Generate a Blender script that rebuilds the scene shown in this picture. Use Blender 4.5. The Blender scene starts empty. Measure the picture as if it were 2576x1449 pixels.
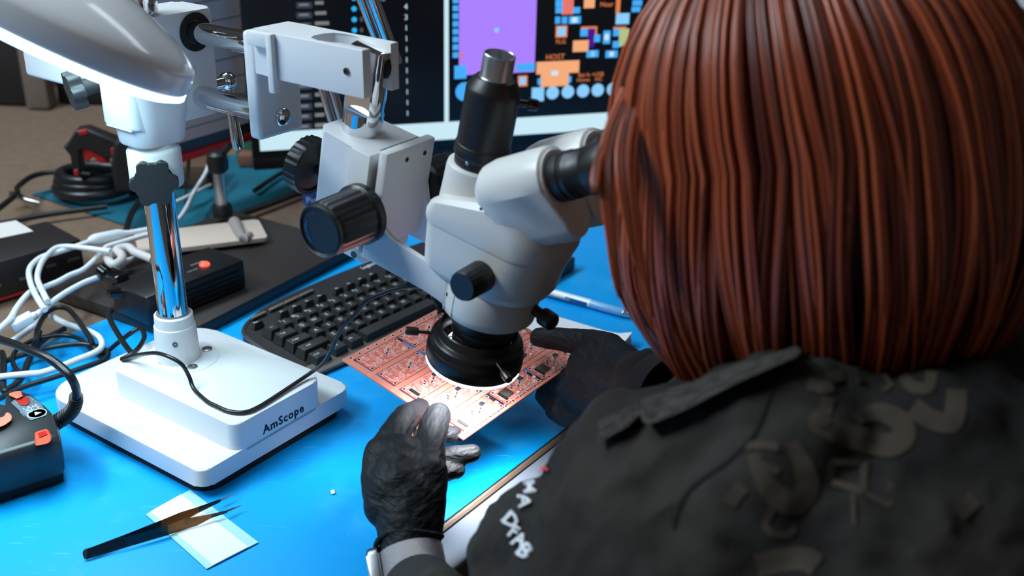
import bpy, bmesh, math, random
from mathutils import Vector as V, Matrix
from mathutils.bvhtree import BVHTree
random.seed(7)
PI = math.pi
scene = bpy.context.scene
COL = scene.collection

# ------------------------------------------------------------------ camera, world, lights, exposure
FPX, PITCH, ROLL, CAMH = 2707.46, 0.4310, 0.0262, 0.5853
CAM = V((0, 0, CAMH))
_f = V((0, math.cos(PITCH), -math.sin(PITCH))); _r0 = V((1, 0, 0)); _u0 = _r0.cross(_f)
CR = _r0*math.cos(ROLL) + _u0*math.sin(ROLL); CU = _u0*math.cos(ROLL) - _r0*math.sin(ROLL); CF = _f
cd = bpy.data.cameras.new('camera'); cam = bpy.data.objects.new('camera', cd); COL.objects.link(cam)
cam.matrix_world = Matrix(((CR.x, CU.x, -CF.x, 0), (CR.y, CU.y, -CF.y, 0), (CR.z, CU.z, -CF.z, CAMH), (0, 0, 0, 1)))
cd.sensor_width = 36; cd.lens = FPX/2576*36; cd.clip_start = .02
cd.dof.use_dof = True; cd.dof.focus_distance = 1.0; cd.dof.aperture_fstop = 5.2
scene.camera = cam
scene.view_settings.view_transform = 'Standard'; scene.view_settings.look = 'None'
scene.view_settings.exposure = 0.0; scene.view_settings.gamma = 1.0; scene.view_settings.use_curve_mapping = False
w = bpy.data.worlds.new('room_air'); scene.world = w; w.use_nodes = True
w.node_tree.nodes['Background'].inputs[0].default_value = (.85, .78, .72, 1)
w.node_tree.nodes['Background'].inputs[1].default_value = .13
scene.cycles.max_bounces = 8; scene.cycles.diffuse_bounces = 3; scene.cycles.glossy_bounces = 4
scene.cycles.sample_clamp_indirect = 4.0; scene.cycles.use_denoising = True

def ray(px, py): return CF + CR*((px-1288)/FPX) - CU*((py-724.5)/FPX)
def at(px, py, z=0.0):
    d = ray(px, py); return CAM + d*((z-CAMH)/d.z)
def ad(px, py, dep): return CAM + ray(px, py)*dep
def onpl(px, py, o, n):
    d = ray(px, py); return CAM + d*((o-CAM).dot(n)/d.dot(n))
def light(name, kind, loc, target, energy, color, size, size2=None):
    l = bpy.data.lights.new(name, kind); o = bpy.data.objects.new(name, l); COL.objects.link(o)
    o.location = loc; l.energy = energy; l.color = color
    if kind == 'AREA':
        l.shape = 'RECTANGLE' if size2 else 'DISK'; l.size = size
        if size2: l.size_y = size2
    o.rotation_euler = (V(target)-V(loc)).to_track_quat('-Z', 'Y').to_euler(); return o
light('added_ceiling_fill', 'AREA', (-.9, 1.5, 1.93), (-.5, 1.3, 0), 16, (.72, .90, 1), 1.2, .3)  # unseen overhead fill, added to brighten the back of the bench
light('added_left_key', 'AREA', (-1.7, .55, 1.92), (-.1, .8, .2), 52, (.74, .91, 1), 1.2, .3)  # unseen key light, added at the left to lift the white parts

# ------------------------------------------------------------------ materials
def s2l(c): return tuple((x/255/12.92 if x/255 <= .04045 else ((x/255+.055)/1.055)**2.4) for x in c) + (1,)
def mat(name, c, rough=.5, metal=0, spec=.5, bump=None, vary=None, coat=0, emit=None, estr=1, trans=0, scale2=None, alpha=None):
    m = bpy.data.materials.new(name); m.use_nodes = True; nt = m.node_tree; b = nt.nodes['Principled BSDF']
    b.inputs['Base Color'].default_value = s2l(c); b.inputs['Roughness'].default_value = rough
    b.inputs['Metallic'].default_value = metal; b.inputs['Specular IOR Level'].default_value = spec
    b.inputs['Coat Weight'].default_value = coat; b.inputs['Transmission Weight'].default_value = trans
    if emit: b.inputs['Emission Color'].default_value = s2l(emit); b.inputs['Emission Strength'].default_value = estr
    tc = nt.nodes.new('ShaderNodeTexCoord')
    if vary:
        n = nt.nodes.new('ShaderNodeTexNoise'); n.inputs['Scale'].default_value = vary[0]; n.inputs['Detail'].default_value = 5
        nt.links.new(tc.outputs['Object'], n.inputs['Vector'])
        r = nt.nodes.new('ShaderNodeValToRGB'); r.color_ramp.elements[0].position = .35; r.color_ramp.elements[1].position = .65
        r.color_ramp.elements[0].color = s2l(vary[1]); r.color_ramp.elements[1].color = s2l(c)
        nt.links.new(n.outputs['Fac'], r.inputs['Fac']); nt.links.new(r.outputs['Color'], b.inputs['Base Color'])
    if bump:
        n = nt.nodes.new('ShaderNodeTexNoise'); n.inputs['Scale'].default_value = bump[0]; n.inputs['Detail'].default_value = 4
        if scale2:
            mp = nt.nodes.new('ShaderNodeMapping'); mp.inputs['Scale'].default_value = scale2
            nt.links.new(tc.outputs['Object'], mp.inputs['Vector']); nt.links.new(mp.outputs['Vector'], n.inputs['Vector'])
        else: nt.links.new(tc.outputs['Object'], n.inputs['Vector'])
        bp = nt.nodes.new('ShaderNodeBump'); bp.inputs['Strength'].default_value = bump[1]; bp.inputs['Distance'].default_value = bump[2] if len(bump) > 2 else .001
        nt.links.new(n.outputs['Fac'], bp.inputs['Height']); nt.links.new(bp.outputs['Normal'], b.inputs['Normal'])
    return m
white = mat('white_enamel', (226, 226, 228), .38, bump=(900, .12, .0003))
cream = mat('pale_scope_paint', (214, 211, 208), .36, bump=(1200, .1, .0002))
chrome = mat('chrome', (225, 225, 228), .05, 1)
steel = mat('brushed_steel', (170, 168, 168), .3, 1)
dsteel = mat('dark_steel', (95, 88, 82), .38, 1)
blackp = mat('black_plastic', (26, 25, 26), .38, bump=(600, .2, .0003))
blackm = mat('matt_black_metal', (24, 22, 23), .42)
blackg = mat('gloss_black', (14, 14, 16), .15, coat=.4)
rubber = mat('black_rubber', (22, 20, 20), .7)
knobm = mat('black_knob_plastic', (38, 40, 43), .5, bump=(900, .3, .0004))
foot = mat('dark_foot', (16, 14, 14), .8)
silver = mat('silver_anodised', (190, 190, 192), .28, .9)
ledw = mat('led_white', (255, 255, 255), .5, emit=(236, 240, 255), estr=12)
blackcab = mat('black_cable', (24, 24, 26), .35)
whitecab = mat('white_cable', (222, 224, 228), .4)
orange = mat('orange_plastic', (232, 92, 62), .42)
redp = mat('red_plastic', (190, 30, 28), .45)
paper = mat('white_paper', (228, 228, 232), .8)
papert = mat('glossy_paper_edge', (170, 214, 218), .45)

# desk mat: blue vinyl with scratches and scuffs of its own
def mat_vinyl():
    m = mat('blue_mat_vinyl', (0, 130, 222), .42, spec=.35); nt = m.node_tree; b = nt.nodes['Principled BSDF']
    tc = nt.nodes.new('ShaderNodeTexCoord')
    def ramp(node, out, a, bb, ca=(0, 0, 0, 1), cb=(1, 1, 1, 1)):
        r = nt.nodes.new('ShaderNodeValToRGB'); r.color_ramp.elements[0].position = a; r.color_ramp.elements[1].position = bb
        r.color_ramp.elements[0].color = ca; r.color_ramp.elements[1].color = cb; nt.links.new(node.outputs[out], r.inputs[0]); return r
    scr = []
    for k, (rot, sc) in enumerate(((.5, 26), (1.3, 34), (-.4, 22))):
        mp = nt.nodes.new('ShaderNodeMapping'); mp.inputs['Rotation'].default_value = (0, 0, rot); mp.inputs['Scale'].default_value = (sc, sc*9, 1)
        nt.links.new(tc.outputs['Object'], mp.inputs['Vector'])
        n = nt.nodes.new('ShaderNodeTexNoise'); n.inputs['Scale'].default_value = 1.3; n.inputs['Detail'].default_value = 1; n.inputs['Distortion'].default_value = .3
        nt.links.new(mp.outputs['Vector'], n.inputs['Vector']); scr.append(ramp(n, 'Fac', .735, .76))
    big = nt.nodes.new('ShaderNodeTexNoise'); big.inputs['Scale'].default_value = 7; big.inputs['Detail'].default_value = 8; big.inputs['Roughness'].default_value = .72
    nt.links.new(tc.outputs['Object'], big.inputs['Vector']); cl = ramp(big, 'Fac', .54, .72)
    def add(x, y):
        a = nt.nodes.new('ShaderNodeMath'); a.operation = 'MAXIMUM'; nt.links.new(x, a.inputs[0]); nt.links.new(y, a.inputs[1]); return a.outputs[0]
    s = add(add(scr[0].outputs[0], scr[1].outputs[0]), scr[2].outputs[0])
    sm = nt.nodes.new('ShaderNodeMath'); sm.operation = 'MULTIPLY'; sm.inputs[1].default_value = .28; nt.links.new(s, sm.inputs[0])
    cm = nt.nodes.new('ShaderNodeMath'); cm.operation = 'MULTIPLY'; cm.inputs[1].default_value = .22; nt.links.new(cl.outputs[0], cm.inputs[0])
    t = add(sm.outputs[0], cm.outputs[0])
    mx = nt.nodes.new('ShaderNodeMix'); mx.data_type = 'RGBA'; mx.inputs[6].default_value = s2l((0, 160, 236)); mx.inputs[7].default_value = s2l((110, 208, 240))
    nt.links.new(t, mx.inputs[0]); nt.links.new(mx.outputs[2], b.inputs['Base Color'])
    return m
vinyl = mat_vinyl()
tealmat = mat('teal_mat', (10, 104, 124), .6, vary=(9, (14, 84, 104)))
laminate = mat('beige_laminate', (122, 100, 82), .6, vary=(60, (112, 90, 74)))
wallm = mat('wall_paint', (150, 138, 124), .8); floorm = mat('floor_vinyl', (122, 112, 100), .6, vary=(8, (106, 98, 88)))
ceilm = mat('ceiling_tile', (205, 203, 200), .9)

# ------------------------------------------------------------------ mesh helpers
class MB:
    def __init__(s): s.bm = bmesh.new()
    def _mi(s, faces, mi):
        for f in faces: f.material_index = mi
    def poly(s, rings, mi=0, cap0=True, cap1=True, close=True):
        vs = [[s.bm.verts.new(p) for p in r] for r in rings]; F = []
        for a, b in zip(vs, vs[1:]):
            n = len(a)
            for i in range(n if close else n-1):
                j = (i+1) % n
                F.append(s.bm.faces.new((a[i], a[j], b[j], b[i])))
        if cap0 and len(vs[0]) > 2: F.append(s.bm.faces.new(vs[0][::-1]))
        if cap1 and len(vs[-1]) > 2: F.append(s.bm.faces.new(vs[-1]))
        s._mi(F, mi); return F
    def box(s, c, h, ax=None, mi=0, bev=0, seg=2):
        X_, Y_, Z_ = ax or (V((1, 0, 0)), V((0, 1, 0)), V((0, 0, 1))); c = V(c)
        q = [(-1, -1), (1, -1), (1, 1), (-1, 1)]
        F = s.poly([[c+X_*(a*h[0])+Y_*(b*h[1])+Z_*(k*h[2]) for a, b in q] for k in (-1, 1)], mi)
        if bev:
            E = {e for f in F for e in f.edges}
            r = bmesh.ops.bevel(s.bm, geom=list(E), offset=bev, segments=seg, affect='EDGES', profile=.5)
            s._mi(r['faces'], mi)
    def prism(s, pts, o, u, v, wv, h0, h1, mi=0, bev=0, seg=2):
        o = V(o); F = s.poly([[o+u*a+v*b+wv*h for a, b in pts] for h in (h0, h1)], mi)
        if bev:
            top = F[-1]; E = [e for e in top.edges] + [e for e in F[-2].edges]
            r = bmesh.ops.bevel(s.bm, geom=E, offset=bev, segments=seg, affect='EDGES', profile=.5); s._mi(r['faces'], mi)
    def pris3(s, pts, d, mi=0):
        s.poly([[V(p) for p in pts], [V(p)+V(d) for p in pts]], mi)
    def lathe(s, prof, o, axis, seg=32, mi=0, cap=True, flute=None):
        o = V(o); axis = V(axis).normalized(); t = V((0, 0, 1)) if abs(axis.z) < .9 else V((1, 0, 0))
        u = axis.cross(t).normalized(); v = axis.cross(u)
        R = []
        for r, z in prof:
            R.append([o+axis*z+(u*math.cos(2*PI*i/seg)+v*math.sin(2*PI*i/seg))*max(1e-5, r*(1+(flute[1]*math.copysign(1, math.sin(flute[0]*2*PI*i/seg+.01)) if flute and flute[2] <= z <= flute[3] else 0))) for i in range(seg)])
        s.poly(R, mi, cap, cap)
    def tube(s, pts, r, seg=8, mi=0, sub=0, cap=True):
        pts = [V(p) for p in pts]
        if sub: pts, r = smooth(pts, r, sub)
        rs = r if isinstance(r, (list, tuple)) else [r]*len(pts)
        T = [(pts[min(i+1, len(pts)-1)]-pts[max(i-1, 0)]).normalized() for i in range(len(pts))]
        n = T[0].orthogonal().normalized(); R = []
        for p, t, rr in zip(pts, T, rs):
            n = (n-t*n.dot(t)).normalized(); b = t.cross(n)
            R.append([p+(n*math.cos(2*PI*i/seg)+b*math.sin(2*PI*i/seg))*rr for i in range(seg)])
        s.poly(R, mi, cap, cap)
    def caps(s, a, ra, b, rb, seg=16, mi=0):
        a = V(a); b = V(b); L = (b-a).length
        if L < 1e-6: b = a+V((0, 0, 1e-4)); L = 1e-4
        ph = math.asin(max(-.95, min(.95, (ra-rb)/L)))
        prof = [(ra*math.cos(t), ra*math.sin(t)) for t in [(-PI/2)+(ph+PI/2)*i/6 for i in range(7)]]
        prof += [(rb*math.cos(t), L+rb*math.sin(t)) for t in [ph+(PI/2-ph)*i/6 for i in range(7)]]
        s.lathe(prof, a, b-a, seg, mi)
    def sphere(s, c, r, mi=0, seg=16, sc=(1, 1, 1), ax=None):
        X_, Y_, Z_ = ax or (V((1, 0, 0)), V((0, 1, 0)), V((0, 0, 1))); c = V(c); R = []
        for i in range(seg//2+1):
            t = -PI/2+PI*i/(seg//2); cr = max(1e-4, math.cos(t))
            R.append([c+X_*(r*sc[0]*cr*math.cos(2*PI*j/seg))+Y_*(r*sc[1]*cr*math.sin(2*PI*j/seg))+Z_*(r*sc[2]*math.sin(t)) for j in range(seg)])
        s.poly(R, mi)
    def add(s, me, M, mi=0):
        n0 = len(s.bm.verts); f0 = len(s.bm.faces); s.bm.from_mesh(me); s.bm.verts.ensure_lookup_table(); s.bm.faces.ensure_lookup_table()
        for v in s.bm.verts[n0:]: v.co = M @ v.co
        s._mi(s.bm.faces[f0:], mi)
    def build(s, name, mats, parent=None, ang=38, bev=0, local=False, bseg=2):
        me = bpy.data.meshes.new(name); bmesh.ops.recalc_face_normals(s.bm, faces=s.bm.faces)
        s.bm.to_mesh(me); s.bm.free()
        if not isinstance(mats, (list, tuple)): mats = [mats]
        for m in mats: me.materials.append(m)
        ob = bpy.data.objects.new(name, me); COL.objects.link(ob)
        if parent:
            ob.parent = parent
            if not local:
                r = parent
                off = V((0, 0, 0))
                while r: off += r.location; r = r.parent
                me.transform(Matrix.Translation(-off))
        elif not local and len(me.vertices):
            c = sum((v.co for v in me.vertices), V())/len(me.vertices); c.z = min(v.co.z for v in me.vertices)
            me.transform(Matrix.Translation(-c)); ob.location = c
        for p in me.polygons: p.use_smooth = True
        me.set_sharp_from_angle(angle=math.radians(ang))
        if bev:
            b = ob.modifiers.new('bevel', 'BEVEL'); b.width = bev; b.segments = bseg; b.limit_method = 'ANGLE'; b.angle_limit = math.radians(40); b.use_clamp_overlap = True
        return ob
def smooth(pts, r, sub):
    P = [pts[0]]+list(pts)+[pts[-1]]; out = []; ro = []
    rs = list(r) if isinstance(r, (list, tuple)) else [r]*len(pts); RR = [rs[0]]+rs+[rs[-1]]
    for i in range(1, len(P)-2):
        a, b, c, d = P[i-1], P[i], P[i+1], P[i+2]
        for k in range(sub):
            t = k/sub
            out.append(.5*((2*b)+(c-a)*t+(2*a-5*b+4*c-d)*t*t+(3*b-a-3*c+d)*t**3)); ro.append(RR[i]*(1-t)+RR[i+1]*t)
    out.append(pts[-1]); ro.append(rs[-1]); return out, ro
def thing(name, label, cat, loc=(0, 0, 0), group=None):
    o = bpy.data.objects.new(name, None); COL.objects.link(o); o.location = loc; o.empty_display_size = .02
    o['label'] = label; o['category'] = cat
    if group: o['group'] = group
    return o
def tag(o, label, cat, group=None):
    o['label'] = label; o['category'] = cat
    if group: o['group'] = group
    return o
def struct(o): o['kind'] = 'structure'; return o
def rr(x0, x1, y0, y1, r, n=6):
    out = []; rs = r if isinstance(r, (list, tuple)) else [r]*4
    for (cx, cy, a0, q) in ((x1, y0, -PI/2, rs[0]), (x1, y1, 0, rs[1]), (x0, y1, PI/2, rs[2]), (x0, y0, PI, rs[3])):
        sx = -1 if cx == x1 else 1; sy = -1 if cy == y1 else 1
        for i in range(n+1):
            a = a0+PI/2*i/n; out.append((cx+sx*q+q*math.cos(a), cy+sy*q+q*math.sin(a)))
    return out
def text_mesh(t, size, depth=.0002, sp=1.0, bold=.0):
    c = bpy.data.curves.new('t', 'FONT'); c.body = t; c.size = size; c.extrude = depth/2; c.align_x = 'CENTER'; c.align_y = 'CENTER'
    c.resolution_u = 2; c.offset = size*bold; c.space_character = sp
    o = bpy.data.objects.new('t', c); COL.objects.link(o); bpy.context.view_layer.update()
    me = bpy.data.meshes.new_from_object(o.evaluated_get(bpy.context.evaluated_depsgraph_get()))
    bpy.data.objects.remove(o); bpy.data.curves.remove(c); return me
def frame(o, u, v, n):
    return Matrix(((u.x, v.x, n.x, o.x), (u.y, v.y, n.y, o.y), (u.z, v.z, n.z, o.z), (0, 0, 0, 1)))

# ------------------------------------------------------------------ room and desk
DZ = V((0, 0, 1))
DA = V((.2684, .3792, 0)).normalized(); DB = V((DA.y, -DA.x, 0))      # along the front edge, towards the sitter
E0 = V((-.0553, .776, 0))
b = MB(); b.box((0, 1.2, -.77), (3.6, 3.2, .02)); struct(b.build('floor', floorm))
b = MB(); b.box((0, 4.42, .6), (3.6, .02, 1.4)); struct(b.build('wall_back', wallm))
b = MB(); b.box((-3.6, 1.2, .6), (.02, 3.2, 1.4)); struct(b.build('wall_left', wallm))
b = MB(); b.box((3.6, 1.2, .6), (.02, 3.2, 1.4)); struct(b.build('wall_right', wallm))
b = MB(); b.box((0, 1.2, 2.02), (3.6, 3.2, .02)); struct(b.build('ceiling', ceilm))
lampm = mat('added_panel_glow', (240, 245, 250), .6, emit=(225, 240, 255), estr=5)  # glow for the added ceiling panels
for i, (x, y) in enumerate(((-.9, 1.5), (-1.7, .55), (.9, 2.2), (-2.2, .4))):  # panels out of view, added for room light and reflections in the chrome
    t = thing('added_ceiling_panel', ['unseen white ceiling panel light added above the screens', 'unseen white ceiling panel light added left of the bench', 'unseen white ceiling panel light added at the far right', 'unseen white ceiling panel light added at the far left'][i], 'added ceiling light', (x, y, 1.96), 'added ceiling panel lights')
    b = MB(); b.box((x, y, 1.98), (.64, .19, .019)); b.build('housing', white, t)
    b = MB(); b.box((x, y, 1.958), (.6, .15, .004)); b.build('added_diffuser', lampm, t)
desk = thing('desk', 'long beige laminate workbench with rounded grey front edge under the blue mat', 'desk', (E0.x, E0.y, -.75))
b = MB(); o = E0+DA*.45-DB*.78-DZ*.0185
b.box(o-DB*.0085, (1.5, .7925, .0155), (DA, DB, DZ)); b.build('tabletop', laminate, desk)
b = MB(); b.box(E0+DA*.45+DB*.0062-DZ*.009, (1.5, .0018, .008), (DA, DB, DZ)); b.build('edge_strip', mat('brown_edge', (88, 72, 60), .6), desk)
b = MB()
prof = [(.0085+.026*math.sin(a), -.018+.015*math.cos(a)) for a in [PI*i/10 for i in range(11)]]
b.prism(prof, E0+DA*.45, DB, DZ, DA, -1.5, 1.5); b.build('edge_bumper', mat('grey_bumper', (112, 122, 134), .75, spec=.15), desk)
for k, (a, c) in enumerate(((-.9, -.1), (1.8, -.1), (-.9, -1.45), (1.8, -1.45))):
    b = MB(); b.box(E0+DA*a+DB*c-DZ*.393, (.025, .025, .357), (DA, DB, DZ), bev=.003); b.build('leg', dsteel, desk)
dm = MB(); q = E0
dm.prism([(-1.0, -.57), (1.35, -.57), (1.35, .0), (-1.0, .0)], E0, DA, DB, DZ, -.0025, -.0002, bev=.0006)
tag(dm.build('desk_mat', vinyl), 'large bright blue scratched desk mat covering the front of the bench', 'desk mat')
tm = MB(); tm.poly([[at(px, py, z) for px, py in ((80, 488), (372, 585), (520, 560), (770, 470), (700, 385), (420, 395))] for z in (-.0028, -.0003)])
tag(tm.build('teal_mat', tealmat), 'teal mat lying further back on the bench under cable coils', 'desk mat')

# ------------------------------------------------------------------ stand frame of reference
a_ = math.radians(-34.5)
SX = V((math.cos(a_), math.sin(a_), 0)); SY = V((-math.sin(a_), math.cos(a_), 0)); SO = V((-.336, .958, 0))
def L(x, y, z): return SO+SX*x+SY*y+DZ*z
stand = thing('boom_stand', 'white double-arm boom stand with chrome post on a stepped white base', 'microscope stand', tuple(SO))
b = MB(); b.prism(rr(-.09, .14, -.092, .093, [.022, .022, .03, .03]), SO, SX, SY, DZ, 0.0005, .0120); b.build('base_foot', foot, stand)
b = MB()
lo = rr(-.095, .145, -.097, .098, [.012, .014, .034, .034], 8)
b.prism(lo, SO, SX, SY, DZ, .0115, .030, bev=.0018, seg=3)
up = rr(-.036, .145, -.056, .057, [.012, .012, .014, .014], 8)
b.prism(up, SO, SX, SY, DZ, .026, .058, bev=.0018, seg=3)
base = b.build('base', white, stand, ang=30)
me = text_mesh('AmScope', .0125, .0003, 1.12, .025)
b = MB(); b.add(me, frame(L(.1452, .0035, .0375), SY, DZ, SX)); b.build('lettering', mat('black_print', (18, 18, 20), .6), base)['label'] = 'black AmScope lettering'
b = MB(); b.lathe([(.036, -.001), (.036, .0003), (.0355, .0006), (.002, .0006)], L(.004, .002, .058), DZ, 64); b.build('flange_disc', white, stand)
b = MB()
for p in ((-.0035, -.0165), (.0085, .028), (.026, -.006)):
    b.lathe([(.0052, 0), (.0052, .0012), (.004, .0016), (.0028, .0016), (.0026, .0006)], L(p[0]+.002, p[1], .0585), DZ, 20)
b.build('flange_screw', steel, stand)
b = MB(); b.lathe([(.0215, .058), (.0208, .086), (.0202, .0955), (.0192, .0965), (.0188, .107), (.0168, .1085), (.0165, .100)], SO, DZ, 40); cl = b.build('collar', white, stand)
b = MB(); b.lathe([(.0026, 0), (.0026, .0215), (.0014, .0215), (.0012, .019)], L(0, 0, .083), V((.25, -.97, 0)), 14); b.build('set_screw', dsteel, cl)
b = MB(); b.lathe([(.0145, .06), (.0145, .42)], SO, DZ, 48, cap=True); b.build('post', chrome, stand, ang=60)
b = MB(); b.lathe([(.0175, .403), (.0182, .405), (.0182, .428), (.016, .432), (.008, .433), (.001, .433)], SO, DZ, 32); b.build('post_cap', chrome, stand)
b = MB(); b.lathe([(.0155, .243), (.0235, .243), (.0245, .246), (.0245, .277), (.0225, .280), (.0205, .281), (.0205, .287), (.0155, .287)], SO, DZ, 40); b.build('stop_collar', white, stand)
def star_knob(parent, c, ax, r=.0215, h=.012):
    ax = V(ax).normalized(); u = ax.cross(DZ).normalized(); v = u.cross(ax); b = MB(); pts = []
    for i in range(72):
        t = 2*PI*i/72; k = .5+.5*math.cos(6*t); pts.append(((r*(.74+.26*min(1, k*1.35)))*math.cos(t), (r*(.74+.26*min(1, k*1.35)))*math.sin(t)))
    b.prism(pts, V(c), u, v, ax, 0, h, bev=.0015)
    b.lathe([(.007, -.014), (.008, 0)], c, ax, 16); return b.build('star_knob', knobm, parent)
star_knob(stand, L(.0, 0, .254)+V((.245, -.97, .06))*.031, V((.28, -.93, .12)))
star_knob(stand, L(-.044, -.036, .334), V((-.80, -.55, -.15)), .0175, .012)
b = MB(); b.box(L(-.168, .038, .354), (.033, .033, .041), (SX, SY, DZ), bev=.004, seg=3); b.build('rear_plate', white, stand)
b = MB()
b.prism(rr(-.0305, .0195, -.0300, .0685, .007), SO, SX, SY, DZ, .302, .400, bev=.004, seg=3)
rings = []
for z, k in ((.285, .0240), (.287, .0252), (.310, .0280), (.335, .0302)): rings.append([L(x, y, z) for x, y in rr(-k, k*.86, -k, k*1.12, k*.62, 6)])
b.poly(rings)
b.build('head_block', white, stand, ang=30)
b = MB(); b.lathe([(.0165, 0), (.0175, .0012), (.0175, .002), (.0105, .002), (.0105, 0)], L(.0188, .045, .381), SX, 40); b.build('rod_bushing', rubber, stand)
for z in (.381, .3215):
    b = MB(); b.lathe([(.0100, 0), (.0100, .265)], L(-.145, .045, z), SX, 40); b.build('boom_rod', chrome if z > .35 else mat('polished_rod', (214, 216, 220), .14, 1), stand)
bk = MB(); bk.lathe([(.0060, 0), (.0060, .014)], L(.008, .068, .326), SY, 16); bk.sphere(L(.008, .087, .326), .0090, seg=20)
bk.tube([L(.008, .087, .322), L(.010, .088, .295), L(.012, .089, .268), L(.0125, .0895, .259), L(.0125, .0896, .2575)], [.0042, .0050, .0060, .0055, .003], 16); bk.build('clamp_lever', chrome, stand)
b = MB(); b.box(L(.1225, .041, .353), (.0075, .026, .047), (SX, SY, DZ), bev=.004, seg=3); pl = b.build('end_plate', white, stand, ang=30)
b = MB(); b.sphere(L(.1315, .041, .3225), .0085, seg=24, sc=(.5, 1, 1), ax=(SX, SY, DZ)); b.build('rod_end_cap', chrome, pl)
b = MB()   # clevis: web, step plates and two tines with a round relief between them
out = [(.130, .0150), (.150, .0150), (.152, .0125), (.160, .0115), (.255, .0115), (.255, .0205), (.232, .0205)]
for i in range(9):
    t = PI*i/8; out.append((.205+.0*i+.012*math.cos(t)-.004, .0325-.012*math.cos(t)*0-.0118*math.sin(t)+.0)) if False else None
out += [(.222, .0205), (.214, .0165), (.203, .0155), (.192, .019), (.1875, .0265), (.1875, .038), (.192, .046), (.203, .0490), (.214, .0480), (.222, .0445), (.255, .0445), (.255, .0535), (.160, .0535), (.152, .0555), (.130, .0555)]
b.prism(out, SO, SX, SY, DZ, .3655, .4035, bev=.0008)
b.build('fork_arm', white, stand)
b = MB(); b.box(L(.145, .0110, .3970), (.0155, .004, .0062), (SX, SY, DZ), bev=.002); b.box(L(.157, .0095, .379), (.0035, .0035, .0245), (SX, SY, DZ), bev=.0015); b.build('fork_lug', white, stand)
b = MB(); b.lathe([(.0028, 0), (.0028, .001), (.0014, .001), (.001, -.001)], L(.238, .0112, .385), -SY, 16); b.build('hinge_screw', dsteel, stand)
b = MB(); b.sphere(L(.243, .0535, .389), .0095, seg=20, sc=(1, .7, 1), ax=(SX, SY, DZ)); b.build('hinge_nut', chrome, stand)
b = MB(); b.lathe([(.0125, 0), (.0125, .005)], L(.243, .0395, .385), SY, 24); b.build('friction_washer', rubber, stand)

# ------------------------------------------------------------------ microscope (tilted frame)
a2 = math.radians(-33.5); tl = math.radians(10.8)
_xh = V((math.cos(a2), math.sin(a2), 0)); MY = V((-math.sin(a2), math.cos(a2), 0))
MX = _xh*math.cos(tl)-DZ*math.sin(tl); MZ = DZ*math.cos(tl)+_xh*math.sin(tl)
MO = SO+SX*.240+SY*.040+DZ*.385; AX = (MX, MY, MZ)
def m(x, y, z): return MO+MX*x+MY*y+MZ*z
scope = thing('stereo_microscope', 'pale grey trinocular stereo microscope with black eyepieces held over the circuit boards', 'microscope', tuple(m(.146, 0, -.215)))
b = MB()   # chrome joint pin: round foot, flat tab above
b.lathe([(.0168, -.062), (.0168, -.040)], m(-.004, 0, 0), MZ, 40)
arc = [(.0168*math.cos(t), .0168*math.sin(t)) for t in [math.radians(-40+80*i/8) for i in range(9)]]
tab = [(.0132, -.0100)]+[(x, y) for x, y in arc if abs(y) < .0095]+[(.0132, .0100), (-.0132, .0100), (-.0167, 0), (-.0132, -.0100)]
b.prism(tab, m(-.004, 0, 0), MX, MY, MZ, -.041, .014, bev=.0012)
half = [(.0168*math.cos(t), .0168*math.sin(t)) for t in [math.radians(215-150*i/10) for i in range(11)]]
b.prism(half, m(-.004, 0, 0), MX, MY, MZ, -.041, -.030)
b.build('joint_pin', chrome, scope, ang=30)
b = MB()
blk = [(-.030, -.018), (-.018, -.030), (.013, -.031), (.0135, -.033), (.034, -.033), (.034, .033), (-.018, .033), (-.030, .020)]
b.prism(blk, MO, MX, MY, MZ, -.145, -.058, bev=.0015); b.box(m(.026, 0, -.150), (.012, .030, .007), AX, bev=.002)
blkob = b.build('focus_block', white, scope, ang=30)
b = MB(); b.lathe([(.0028, 0), (.0028, .0006), (.0016, .0006), (.001, -.001)], m(.028, -.0331, -.091), -MY, 16); b.lathe([(.0032, 0), (.0032, .0005)], m(.030, -.0331, -.150), -MY, 16); b.build('grub_screw', dsteel, blkob)
b = MB(); b.box(m(.0365, .004, -.066), (.003, .024, .010), AX); b.build('dovetail_rail', steel, scope)
b = MB(); b.lathe([(.001, -.164), (.017, -.164), (.0185, -.162), (.0185, -.155), (.016, -.150)], m(.004, -.002, 0), MZ, 36); b.build('lower_cap', chrome, scope)
# carriage: plate with two side arms running forward to the ring
b = MB(); b.box(m(.0435, .002, -.096), (.0045, .031, .044), AX, bev=.002); b.build('carriage_plate', white, scope)
b = MB()
for yy in (-.026, .033):
    b.lathe([(.0021, 0), (.0021, .0004), (.0012, .0004), (.001, -.001)], m(.0482, yy*.35+.006 if yy < 0 else .020, -.063), MX, 14)
b.build('plate_screw', dsteel, scope)
arm = [(.038, -.148), (.105, -.147), (.125, -.152), (.125, -.124), (.100, -.1225), (.066, -.1205), (.056, -.116), (.050, -.107), (.048, -.094), (.040, -.088), (.038, -.10)]
for s_, n_ in ((-1, 'side_arm'), (1, 'side_arm')):
    b = MB(); b.prism(arm, m(0, s_*.0305, 0), MX, MZ, MY, -.0025, .0025, bev=.0012); b.build(n_, white, scope)
b = MB(); b.lathe([(.0385, -.128), (.0395, -.130), (.0395, -.150), (.0385, -.156), (.0365, -.158), (.0300, -.158), (.0300, -.128)], m(.148, 0, 0), MZ, 64)
for tt in (-2.15, -1.85): b.box(m(.148+.0392*math.cos(tt), .0392*math.sin(tt), -.1425), (.0008, .0009, .0122), (MX*math.cos(tt)+MY*math.sin(tt), MX*-math.sin(tt)+MY*math.cos(tt), MZ), bev=.0003)
ring = b.build('holder_ring', cream, scope)
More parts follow.
